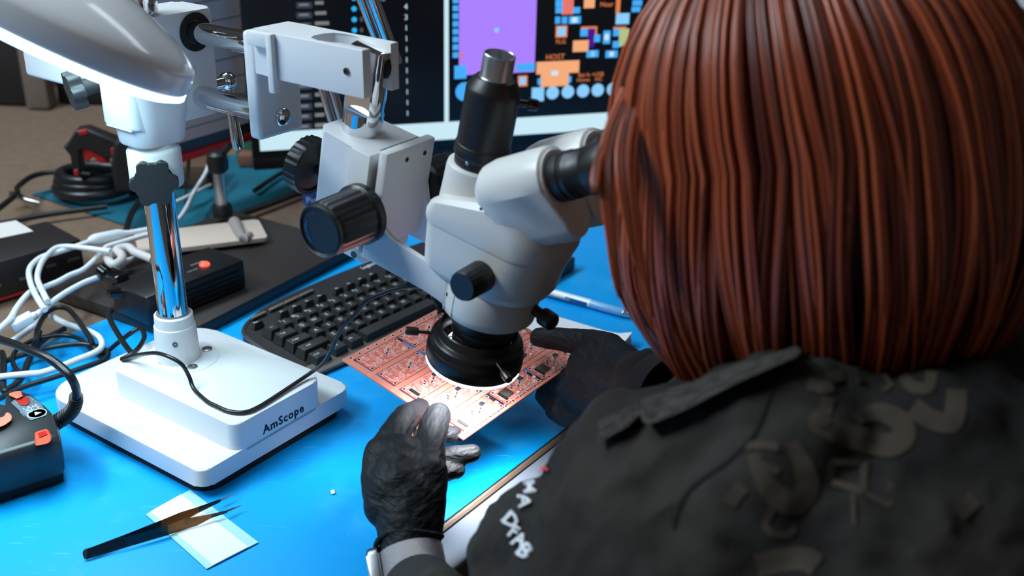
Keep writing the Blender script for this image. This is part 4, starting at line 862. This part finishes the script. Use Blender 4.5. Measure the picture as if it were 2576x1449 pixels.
b = MB(); g = at(1380, 690, 0); b.box((g.x, g.y, .010), (.035, .02, .0095), (DA, DB, DZ), bev=.003); tag(b.build('dark_case', mat('brown_case', (66, 54, 50), .5)), 'dark flat case on the mat right behind the microscope body', 'case')

# ------------------------------------------------------------------ magnifier lamp, upper left
lmp = thing('bench_lamp', 'white oval bench lamp head with glowing rim hanging in the upper left corner', 'lamp', tuple(ad(40, 20, .85)))
rl_ = math.radians(29); tq = math.radians(12.5)
lc = ad(80, -5, .85)
_sh = .041; SL = 1.37; vd = ray(35, -15).normalized()
u1_ = CR*math.cos(rl_)-CU*math.sin(rl_); up_ = CR*math.sin(rl_)+CU*math.cos(rl_)
ln = (up_*math.cos(tq)-CF*math.sin(tq)).normalized(); lv_ = ln.cross(u1_).normalized(); lc = lc-lv_*_sh
def lp(r, h, t, k=.58): return lc+(u1_*(r*math.cos(t))+lv_*(r*k*math.sin(t))+ln*h)*SL
def loft(prof, n=72): return [[lp(r, h, 2*PI*i/n) for i in range(n)] for r, h in prof]
b = MB(); b.poly(loft([(.105, -.004), (.1125, -.003), (.1135, .000), (.1135, .010), (.112, .0125), (.104, .0165), (.098, .020), (.070, .029), (.04, .034), (.005, .0355)]), cap0=False); b.build('shade', mat('lamp_white_gloss', (244, 243, 246), .18, coat=.5), lmp, ang=50)
b = MB(); b.poly(loft([(.1130, -.0030), (.1132, -.0058), (.108, -.0084), (.080, -.0090), (.0795, -.004)]), cap0=False, cap1=False); b.build('led_band', mat('lamp_led', (255, 255, 255), .5, emit=(190, 236, 255), estr=4), lmp)
b = MB(); b.poly(loft([(.079, -.0095), (.079, .002), (.0, .002)], 48), cap0=False); b.build('inner_panel', mat('lamp_inner', (150, 150, 155), .4), lmp)
b = MB()
for k in range(3): 
    c_ = lc+(u1_*(.036+k*.0062)+lv_*(-.004)+ln*.0335)*SL; b.box(c_-ln*.0022*0, (.0004, .007, .0004), (u1_, lv_, ln))
b.build('grip_line', mat('lamp_grey_line', (140, 132, 146), .5), lmp)
b = MB(); b.poly([[lc+(u1_*(.0+.045*math.cos(t))+lv_*(-.026+.006*math.sin(t))+ln*(.0300+h-.0045*abs(math.cos(t))))*SL for t in [2*PI*i/24 for i in range(24)]] for h in (-.002, .0016)]); b.build('handle_slot', mat('lamp_slot', (120, 108, 108), .25), lmp)
b = MB(); b.tube([lc-u1_*.14+ln*.025, lc-u1_*.24+ln*.03, lc-u1_*.40+ln*.12], .012, 12); b.build('lamp_neck', white, lmp)
light('bench_lamp_glow', 'AREA', lc-ln*.0145, lc-ln*.5, 1.8, (.60, .90, 1), .24, .14)

# ------------------------------------------------------------------ right background
rk = thing('wire_rack', 'blurred white and chrome shelf rack behind the person at right', 'shelf rack', (1.25, 2.6, -.75))
for nm, (px0, py0, px1, py1), mm in (('shelf_panel', (2440, -60, 2640, 12), mat('rk_white', (230, 235, 240), .5)), ('shelf_panel', (2440, 12, 2640, 48), mat('rk_beige', (128, 118, 108), .7)), ('shelf_edge', (2440, 48, 2640, 88), mat('rk_grey', (170, 162, 162), .5)), ('dark_gap', (2440, 88, 2640, 142), mat('rk_black', (18, 18, 18), .7)), ('chrome_rail', (2440, 146, 2640, 156), chrome), ('chrome_rail', (2440, 166, 2640, 180), silver), ('lower_panel', (2440, 180, 2640, 300), mat('rk_grn', (108, 112, 106), .6))):
    A_, B_, C_, D_ = [ad(px, py, 2.6) for px, py in ((px0, py0), (px1, py0+16), (px1, py1+16), (px0, py1))]
    b = MB(); b.poly([[A_, B_, C_, D_], [p_+CF*.12 for p_ in (A_, B_, C_, D_)]]); b.build(nm, mm, rk)
ch = thing('office_chair', 'blurred grey and chrome chair leg at the right edge', 'chair', (.95, 1.25, -.75))
b = MB(); b.tube([ad(2600, 520, 1.7), ad(2545, 800, 1.62)], .014, 12); b.build('frame_tube', silver, ch)
b = MB(); b.tube([ad(2470, 712, 1.7), ad(2560, 748, 1.66)], .008, 12); b.build('cross_bar', chrome, ch)

# ------------------------------------------------------------------ the seated person
per = thing('person', 'red-haired person in dark printed jacket and black gloves bent over the microscope', 'person', (.45, .45, -.3))
skin = mat('skin', (206, 150, 126), .5); glove = mat('black_nitrile', (24, 26, 29), .58, spec=.22, bump=(105, 1.0, .0026), scale2=(1, .42, 2.6))
jack = mat('jacket_cloth', (50, 46, 42), .9, spec=.2, bump=(420, .5, .0012), vary=(9, (30, 27, 26)))
def blob(caps, vox, name, mm, par, it=6, disp=None, ang=180):
    b = MB()
    for c in caps: b.caps(c[0], c[1], c[2], c[3], 20)
    me = bpy.data.meshes.new('x'); bmesh.ops.recalc_face_normals(b.bm, faces=b.bm.faces); b.bm.to_mesh(me); b.bm.free()
    o = bpy.data.objects.new('x', me); COL.objects.link(o)
    r = o.modifiers.new('r', 'REMESH'); r.mode = 'VOXEL'; r.voxel_size = vox; r.use_smooth_shade = True
    q = o.modifiers.new('s', 'SMOOTH'); q.factor = .5; q.iterations = it
    if disp:
        for k, (sz, st) in enumerate(disp):
            tx = bpy.data.textures.new(name+'_fold', 'CLOUDS'); tx.noise_scale = sz; tx.noise_depth = 2
            d = o.modifiers.new('d', 'DISPLACE'); d.texture = tx; d.strength = st; d.mid_level = .5; d.texture_coords = 'GLOBAL'
    bpy.context.view_layer.update()
    me2 = bpy.data.meshes.new_from_object(o.evaluated_get(bpy.context.evaluated_depsgraph_get())); bpy.data.objects.remove(o)
    bvh = BVHTree.FromPolygons([v.co.copy() for v in me2.vertices], [p.vertices[:] for p in me2.polygons])
    me2.name = name; me2.materials.clear(); me2.materials.append(mm)
    ob = bpy.data.objects.new(name, me2); COL.objects.link(ob); ob.parent = par; me2.transform(Matrix.Translation(-par.location))
    for p in me2.polygons: p.use_smooth = True
    return ob, bvh
HK = .947
def chain(pts):      # (px, py, depth, radius) joints
    P = [(ad(a, c, d*HK), r*HK) for a, c, d, r in pts]; return [(P[i][0], P[i][1], P[i+1][0], P[i+1][1]) for i in range(len(P)-1)]
def sc_caps(cs, k): return [(a, ra-k, b_, rb-k) for a, ra, b_, rb in cs]
# left hand (near, lower left): index and middle under the board, thumb on top, ring and little finger curled to the right
LH = []
LH += chain([(1034, 1420, .878, .0245), (1028, 1360, .887, .0248), (1024, 1310, .893, .0265), (1020, 1260, .903, .0290), (1010, 1200, .915, .0270)])
LH += chain([(978, 1270, .900, .0215), (955, 1205, .912, .0165), (962, 1145, .928, .0170)])
LH += chain([(1068, 1345, .892, .0150), (1078, 1270, .900, .0150), (1080, 1190, .912, .0160)])
LH += chain([(1000, 1230, .905, .0270), (1010, 1160, .925, .0235)])
LH += chain([(1060, 1230, .922, .0190), (1062, 1165, .932, .0180)])
index = chain([(965, 1150, .928, .0165), (990, 1095, .946, .0140), (1020, 1052, .970, .0125), (1056, 1028, 1.012, .0100)])
thumb = chain([(1072, 1250, .908, .0165), (1076, 1185, .915, .0160), (1079, 1120, .936, .0142), (1092, 1072, .956, .0134), (1103, 1046, .970, .0120)])
midf = chain([(1010, 1150, .950, .0150), (1050, 1110, .980, .0105), (1100, 1090, 1.005, .0095), (1142, 1094, 1.012, .0085)])
ringf = chain([(1050, 1175, .950, .0140), (1100, 1160, .970, .0098), (1150, 1146, .972, .0098), (1188, 1140, .975, .0086)])
litf = chain([(1065, 1215, .940, .0130), (1100, 1192, .960, .0092), (1130, 1184, .965, .0082), (1150, 1182, .968, .0074)])
LH += index+thumb+midf+ringf+litf
FD = [(.009, .0012), (.03, .0022)]
gl1, _ = blob(LH, .0014, 'left_glove', glove, per, 7, FD)
RH = []
RH += chain([(1655, 985, .99, .027), (1600, 960, 1.02, .0270), (1540, 945, 1.055, .0290), (1490, 930, 1.08, .0270)])
RH += chain([(1560, 985, 1.04, .024), (1500, 1000, 1.065, .0240), (1460, 985, 1.085, .0220)])
RH += chain([(1570, 925, 1.045, .022), (1530, 890, 1.075, .0200), (1500, 880, 1.09, .0185)])
RH += chain([(1530, 885, 1.075, .0190), (1478, 862, 1.10, .0145), (1425, 855, 1.118, .0128), (1385, 851, 1.125, .0118), (1357, 849, 1.130, .0104)])
RH += chain([(1480, 955, 1.085, .017), (1425, 950, 1.135, .0120), (1385, 935, 1.165, .0100), (1365, 915, 1.175, .0090)])
RH += chain([(1480, 985, 1.080, .017), (1420, 990, 1.120, .0125), (1378, 985, 1.145, .0110), (1362, 960, 1.165, .0098)])
RH += chain([(1490, 1010, 1.070, .016), (1435, 1022, 1.100, .0125), (1390, 1015, 1.125, .0110), (1368, 995, 1.145, .0098)])
RH += chain([(1510, 1035, 1.055, .015), (1465, 1050, 1.075, .0115), (1420, 1048, 1.095, .0102), (1392, 1034, 1.110, .0090)])
gl2, _ = blob(RH, .0016, 'right_glove', glove, per, 7, FD)
# body: one continuous surface of head, neck, trunk, arms and hands
HC = ad(2045, 350, .68); hf = V((-.78, .55, -.33)).normalized(); hl = DZ.cross(hf).normalized(); hu = hf.cross(hl).normalized()
LSH = ad(1960, 1215, .62); RSH = ad(2560, 1000, .84); LEL = ad(1230, 1830, .66); REL = ad(1960, 1200, .88)
NK = (LSH+RSH)/2+V((.0, .0, .035)); HIP = V((.56, .33, -.22))
fore = [(LEL, .042, ad(1044, 1450, .872*HK), .0225), (LSH, .045, LEL, .038), (RSH, .045, REL, .036), (REL, .034, ad(1640, 985, .995*HK), .022)]
bc = sc_caps(LH+RH, .0022)+fore+[(LSH, .055, NK, .06), (RSH, .055, NK, .06), (NK, .065, HIP, .11), (NK, .052, HC-hf*.02-hu*.06, .05),
      (HC+hu*.03-hf*.02, .078, HC+hu*.02+hf*.02, .075), (HC+hf*.03-hu*.02, .062, HC+hf*.05-hu*.075, .035), (HC+hf*.092-hu*.0, .010, HC+hf*.106-hu*.028, .012),
      (HC+hf*.088-hu*.052+hl*.014, .008, HC+hf*.088-hu*.052-hl*.014, .008), (HC+hl*.076-hu*.01, .012, HC+hl*.079-hu*.032, .010), (HC-hl*.076-hu*.01, .012, HC-hl*.079-hu*.032, .010)]
bo, _ = blob(bc, .0042, 'body', skin, per, 3)
for s_ in (-1, 1):
    b = MB(); b.sphere(HC+hf*.082+hl*(.031*s_)+hu*.004, .012, seg=16); b.build('eye', mat('eye_white', (225, 222, 218), .2), per)
# jacket
wl0 = ad(1052, 1480, .862*HK); wdir = (LEL-wl0).normalized(); wl_ = wl0+wdir*.03; wr_ = ad(1632, 985, 1.0*HK)
JC = [(LSH, .072, LSH+(LEL-LSH)*.5, .071), (LSH+(LEL-LSH)*.5, .071, LEL, .062), (ad(2110, 1290, .655), .08, ad(2160, 1650, .66), .10), (LEL, .060, wl_+(LEL-wl_)*.25, .037), (wl_+(LEL-wl_)*.25, .037, wl_, .0325),
      (RSH, .060, REL, .050), (REL, .046, wr_, .031), (ad(1440, 1440, .70), .062, ad(1700, 1330, .66), .085), (LSH, .070, NK, .072), (RSH, .066, NK, .072), (NK+V((0, 0, -.04)), .115, HIP, .16),
      (LSH+V((.06, -.03, -.04)), .10, HIP+V((-.10, -.14, 0)), .14), (LSH+V((.10, .0, -.02)), .10, RSH+V((-.02, -.08, -.05)), .10), (RSH, .07, HIP+V((.08, .1, 0)), .12), (LSH+V((.13, .03, -.06)), .11, HIP+V((-.02, -.06, .05)), .15), (LSH+V((.05, .10, -.06)), .10, RSH+V((-.05, -.16, -.08)), .11), (LEL+V((.12, .0, .02)), .09, HIP+V((-.12, -.1, .1)), .14),
      (ad(1760, 1060, .82), .040, ad(1950, 1010, .76), .06), (ad(1600, 1150, .80), .035, ad(1500, 1300, .76), .045)]
jo, jb = blob(JC, .0045, 'jacket', jack, per, 10, [(.045, .022), (.10, .034), (.018, .004)])
def onj(px, py, off=.0012, bv=None):
    h = (bv or jb).ray_cast(CAM, ray(px, py).normalized())
    return h[0]+h[1]*off if h[0] else None
def decal(lines, wd, mm, name, z=.0006):
    b = MB()
    for P in lines:
        pts, _ = smooth([V((x, y, 0)) for x, y in P], 1, 6) if len(P) > 2 else ([V((x, y, 0)) for x, y in P], 1)
        n = len(pts); Ls, Rs = [], []
        for i, p in enumerate(pts):
            t = (pts[min(i+1, n-1)]-pts[max(i-1, 0)]).normalized(); s_ = V((-t.y, t.x, 0)); w_ = wd(i/(n-1)) if callable(wd) else wd
            row = [onj((p+s_*w_*k).x, (p+s_*w_*k).y, z) for k in (-1, -.5, 0, .5, 1)]
            Ls.append(row)
        for r0, r1 in zip(Ls, Ls[1:]):
            for k in range(4):
                q = [r0[k], r0[k+1], r1[k+1], r1[k]]
                if all(q) and max((a-c).length for a in q for c in q) < .05:
                    F = b.bm.faces.new([b.bm.verts.new(v) for v in q])
    bmesh.ops.remove_doubles(b.bm, verts=b.bm.verts, dist=1e-5)
    r = bmesh.ops.solidify(b.bm, geom=b.bm.faces[:], thickness=-.0002)
    return b.build(name, mm, jo, ang=30)
prn = mat('faded_print', (66, 58, 50), .95, spec=.1)
kj = lambda u, v: (1500+u/2.0734, 750+v/2.0734)
W14 = lambda t: 6+24*math.sin(PI*min(1, t*.8+.1))
decal([[kj(*p_) for p_ in ((1210, 520), (1190, 590), (1150, 650), (1230, 690), (1380, 740), (1520, 770), (1600, 730), (1590, 650), (1500, 600), (1400, 610), (1360, 640))]], W14, prn, 'print_swirl')
decal([[kj(*p_) for p_ in ((820, 810), (850, 900), (900, 990), (980, 1060), (1060, 1060), (1100, 980), (1080, 880), (1040, 800), (1020, 750))]], W14, prn, 'print_swirl')
decal([[kj(*p_) for p_ in ((780, 775), (860, 770), (950, 780))], [kj(*p_) for p_ in ((860, 870), (920, 890), (950, 910))]], 10, prn, 'print_bar')
decal([[kj(*p_) for p_ in ((920, 1100), (880, 1180), (930, 1230), (1000, 1230), (1035, 1195))]], 9, prn, 'print_swirl')
decal([[kj(1225, 850), kj(1395, 860)], [kj(1395, 860), kj(1390, 1010)], [kj(1390, 1010), kj(1225, 960)], [kj(1225, 960), kj(1225, 850)]], 9, prn, 'print_square')
decal([[kj(1340, 1020), kj(1345, 1190)], [kj(1400, 1020), kj(1530, 1090)], [kj(1530, 1090), kj(1530, 960)]], 6, prn, 'print_square')
decal([[kj(*p_) for p_ in ((1100, 450), (1180, 470), (1230, 460))], [kj(1380, 370), kj(1385, 450)], [kj(1450, 350), kj(1530, 480)], [kj(*p_) for p_ in ((1590, 370), (1640, 460), (1730, 470), (1750, 390))], [kj(1200, 420), kj(1290, 400)]], 15, prn, 'print_letters')
decal([[kj(*p_) for p_ in ((1650, 570), (1760, 640), (1860, 640), (1880, 480))]], 26, prn, 'print_swirl')
for q_ in ([kj(700, 1000), kj(760, 1050)], [kj(*p_) for p_ in ((840, 1400), (950, 1370), (1080, 1360), (1150, 1400))], [kj(1900, 1050), kj(1960, 1120)]): decal([q_], 30, prn, 'print_patch')
decal([[kj(*p_) for p_ in ((1000, 340), (900, 520), (830, 700), (700, 840), (560, 940), (480, 1010), (430, 1100), (400, 1200))]], 4.5, mat('seam_black', (12, 11, 11), .95), 'armhole_seam', .0010)
# sleeve lettering laid on the cloth
thr = mat('white_thread', (205, 205, 210), .8)
def cloth_text(t, px, py, sz, angd, mm, name, asp=1.0):
    me = text_mesh(t, sz*1.15, .00001, 1, .03); ca, sa = math.cos(math.radians(angd)), math.sin(math.radians(angd)); b = MB(); b.bm.from_mesh(me)
    bmesh.ops.subdivide_edges(b.bm, edges=[e for e in b.bm.edges if e.calc_length() > sz*.15], cuts=2); ok_ = True
    for v in b.bm.verts:
        x, y, z_ = v.co.x*asp, v.co.y, v.co.z; q = onj(px+x*ca+y*sa, py+x*sa-y*ca, .0022 if z_ > 0 else .0008)
        if q is None: ok_ = False; v.co = LSH
        else: v.co = q
    return b.build(name, mm, jo, ang=180)['label'] if False else b.build(name, mm, jo, ang=180)
for t, x, y, z_, a_ in (('W', 1340, 1212, 34, 105), ('M', 1334, 1230, 36, 108), ('A', 1322, 1264, 38, 112), ('D', 1289, 1312, 42, 70), ('F', 1296, 1340, 38, 60), ('A', 1312, 1362, 42, 52), ('B', 1324, 1390, 46, 70)):
    if t == 'W': continue
    cloth_text(t, x, y, z_, a_-25, thr, 'sleeve_letter')
decal([[(1360, 1196), (1366, 1184), (1374, 1178), (1386, 1184)]], 3.0, mat('red_thread', (214, 70, 62), .8), 'red_emblem', .0022)
# collar lying over the shoulder
def flap(P, name, th=.004, off=.010, n=8):
    P = [V((x, y, 0)) for x, y in P]; b = MB(); g = []
    for i in range(n+1):
        row = []
        for j in range(n+1):
            u, v_ = i/n, j/n; p_ = (P[0]*(1-u)+P[1]*u)*(1-v_)+(P[3]*(1-u)+P[2]*u)*v_
            q = onj(p_.x, p_.y, off*(.5+.8*v_)); row.append(b.bm.verts.new(q if q else LSH))
        g.append(row)
    for i in range(n):
        for j in range(n): b.bm.faces.new((g[i][j], g[i+1][j], g[i+1][j+1], g[i][j+1]))
    bmesh.ops.solidify(b.bm, geom=b.bm.faces[:], thickness=th)
    o = b.build(name, mat('collar_cloth', (66, 62, 58), .9, spec=.2, bump=(700, .8, .0015)), per, ang=60)
    s_ = o.modifiers.new('s', 'SUBSURF'); s_.levels = 1; s_.render_levels = 1; return o
flap([(1505, 1065), (1660, 1000), (1640, 1060), (1528, 1128)], 'collar', off=.006)
flap([(1610, 1020), (2010, 885), (2010, 935), (1645, 1118)], 'collar')
# cuffs
def cuff(c0, c1, r0, r1, name, n=10):
    ax = (c1-c0); Ln = ax.length; b = MB(); prof = []
    for i in range(n+1): prof.append(((r0+(r1-r0)*i/n)*(1+.010*(i % 2)), Ln*i/n))
    b.lathe([(r0-.004, .001)]+prof+[(r1-.004, Ln)], c0, ax, 40, cap=False); return b.build(name, mat('rib_knit', (34, 33, 34), .95, bump=(900, .8, .001)), per, ang=50)
w0 = ad(1030, 1374, .886*HK); w1 = ad(1044, 1450, .872*HK); wd_ = (w1-w0)
cuff(wl0, wl0+wdir*.045, .0285, .033, 'left_cuff')
ww = ad(1600, 960, 1.02*HK); w2 = ad(1700, 1005, .96*HK); cuff(w2, ww+(w2-ww)*.28, .038, .0318, 'right_cuff')
# glove hem and wristwatch
b = MB(); pts = [w0-wd_*.22+(V((0, 0, 0))) for _ in range(1)]
ax = wd_.normalized(); gu1 = ax.cross(CF).normalized(); gu2 = ax.cross(gu1)
hem = [w0-wd_*.12+gu1*(.0262*math.cos(t))+gu2*(.0242*math.sin(t))+ax*(.0035*math.sin(2*t+.5)) for t in [2*PI*i/40 for i in range(41)]]
b.tube(hem, .0022, 8, cap=False); b.build('glove_hem', glove, per)
b = MB(); prof_ = [(.0240, 0), (.0254, .0005), (.0254, .0213), (.0240, .0218)]
b.lathe(prof_, w0+wd_*.15, ax, 64, cap=False)
mesh_ = mat('steel_mesh_band', (168, 160, 160), .38, .85, bump=(1500, 1.0, .0008)); wt = b.build('watch_band', mesh_, per)
b = MB(); side = (gu1*(1 if gu1.dot(CR) < 0 else -1)); wc = w0+wd_*.15+ax*.012+side*.0262; nx = side.cross(ax)
b.prism(rr(-.019, .019, -.016, .016, .008), wc, ax, nx, side, -.0045, .0055, bev=.002); wcase = b.build('watch_case', mat('watch_steel', (120, 120, 124), .3, 1), wt)
b = MB(); b.prism(rr(-.0165, .0165, -.0135, .0135, .007), wc, ax, nx, side, .0052, .0062); b.build('watch_glass', blackg, wcase)
# hair
ham = [mat('hair_dark', (88, 34, 18), .38, spec=.5), mat('hair_mid', (124, 52, 28), .36, spec=.5), mat('hair_copper', (164, 76, 42), .34, spec=.6)]
hb = MB(); rnd = random.Random(11)
def hpath(phi, lay, ln, wob, n=20):
    af, al, au = (.130+lay)*1.0, (.108+lay), .128+lay*.6; P = []
    down = (-hu*.55-DZ*.45).normalized()
    R0 = HC+hu*.006
    for i in range(n+1):
        s_ = i/n
        if s_ < .5:
            th = s_/.5*PI*.5; k = math.sin(th); h = math.cos(th); p = R0+(hf*(math.cos(phi)*af)+hl*(math.sin(phi)*al))*k+hu*(au*h)
        else:
            q = (s_-.5)/.5; fl_ = 1+.10*math.sin(min(1, q*1.3)*PI*.55)-.30*q**3
            p = R0+(hf*(math.cos(phi)*af)+hl*(math.sin(phi)*al))*fl_+down*(ln*q)
        a = math.sin(s_*9+wob*7)*.003*s_+math.sin(s_*4+wob*13)*.006*s_
        p += (hl*math.cos(phi)-hf*math.sin(phi))*a
        P.append(p)
    return P
n0 = 80; rings = []
NP_ = 48; shell = [[hpath(math.radians(58)+math.radians(244)*j/NP_, -.014, .115, .3)[i] for i in range(1, 20)] for j in range(NP_+1)]
for c0_, c1_ in zip(shell, shell[1:]):
    for i in range(len(c0_)-1):
        f = hb.bm.faces.new([hb.bm.verts.new(v) for v in (c0_[i], c0_[i+1], c1_[i+1], c1_[i])])
for k in range(1900):
    phi = math.radians(rnd.uniform(38, 322)); lay = rnd.choice((-.010, -.006, -.003, 0, .002, .004))+rnd.uniform(-.002, .002)
    side_ = abs(((math.degrees(phi)+180) % 360)-180)
    ln = .158+rnd.uniform(-.012, .008)+(-.02 if side_ < 60 else 0)
    clump = round(math.degrees(phi)/5.5)
    wob = (clump*37 % 11)/11+rnd.uniform(-.05, .05)
    P = hpath(phi, lay, ln, wob); r = rnd.uniform(.0008, .0019)
    mi = (clump*5+rnd.choice((0, 0, 1))) % 3 if rnd.random() < .86 else rnd.randrange(3)
    hb.tube(P, [r*(.6+.6*math.sin(PI*min(1, .15+i/len(P)*.95))) for i in range(len(P))], 5, mi)
for px, py, e in ((1520, 300, (1556, 748)), (1530, 300, (1562, 742)), (1545, 320, (1550, 720)), (1560, 300, (1610, 700)), (1575, 300, (1625, 760)), (1590, 320, (1640, 800)), (1505, 330, (1500, 470)), (1512, 300, (1492, 480))):
    for q in range(9):
        o_ = rnd.uniform(-10, 10); hb.tube([ad(1680+o_, 20, .72), ad(1600+(px-1540)*.5+o_, 200, .665), ad(px+o_, py+80, .63), ad((px+e[0])/2-4+o_*.7, (py+e[1])/2+80, .62), ad(e[0]+o_*.4, e[1]+rnd.uniform(-18, 8), .62)], [.0010, .0014, .0013, .0010, .0003], 5, q % 3, sub=5)
hair = hb.build('hair', ham, per, ang=180)
b = MB(); ec = HC+hl*.088-hu*.045; b.lathe([(.004, -.001), (.0055, 0), (.004, .001)], ec, hl, 16); b.build('earring', chrome, per)
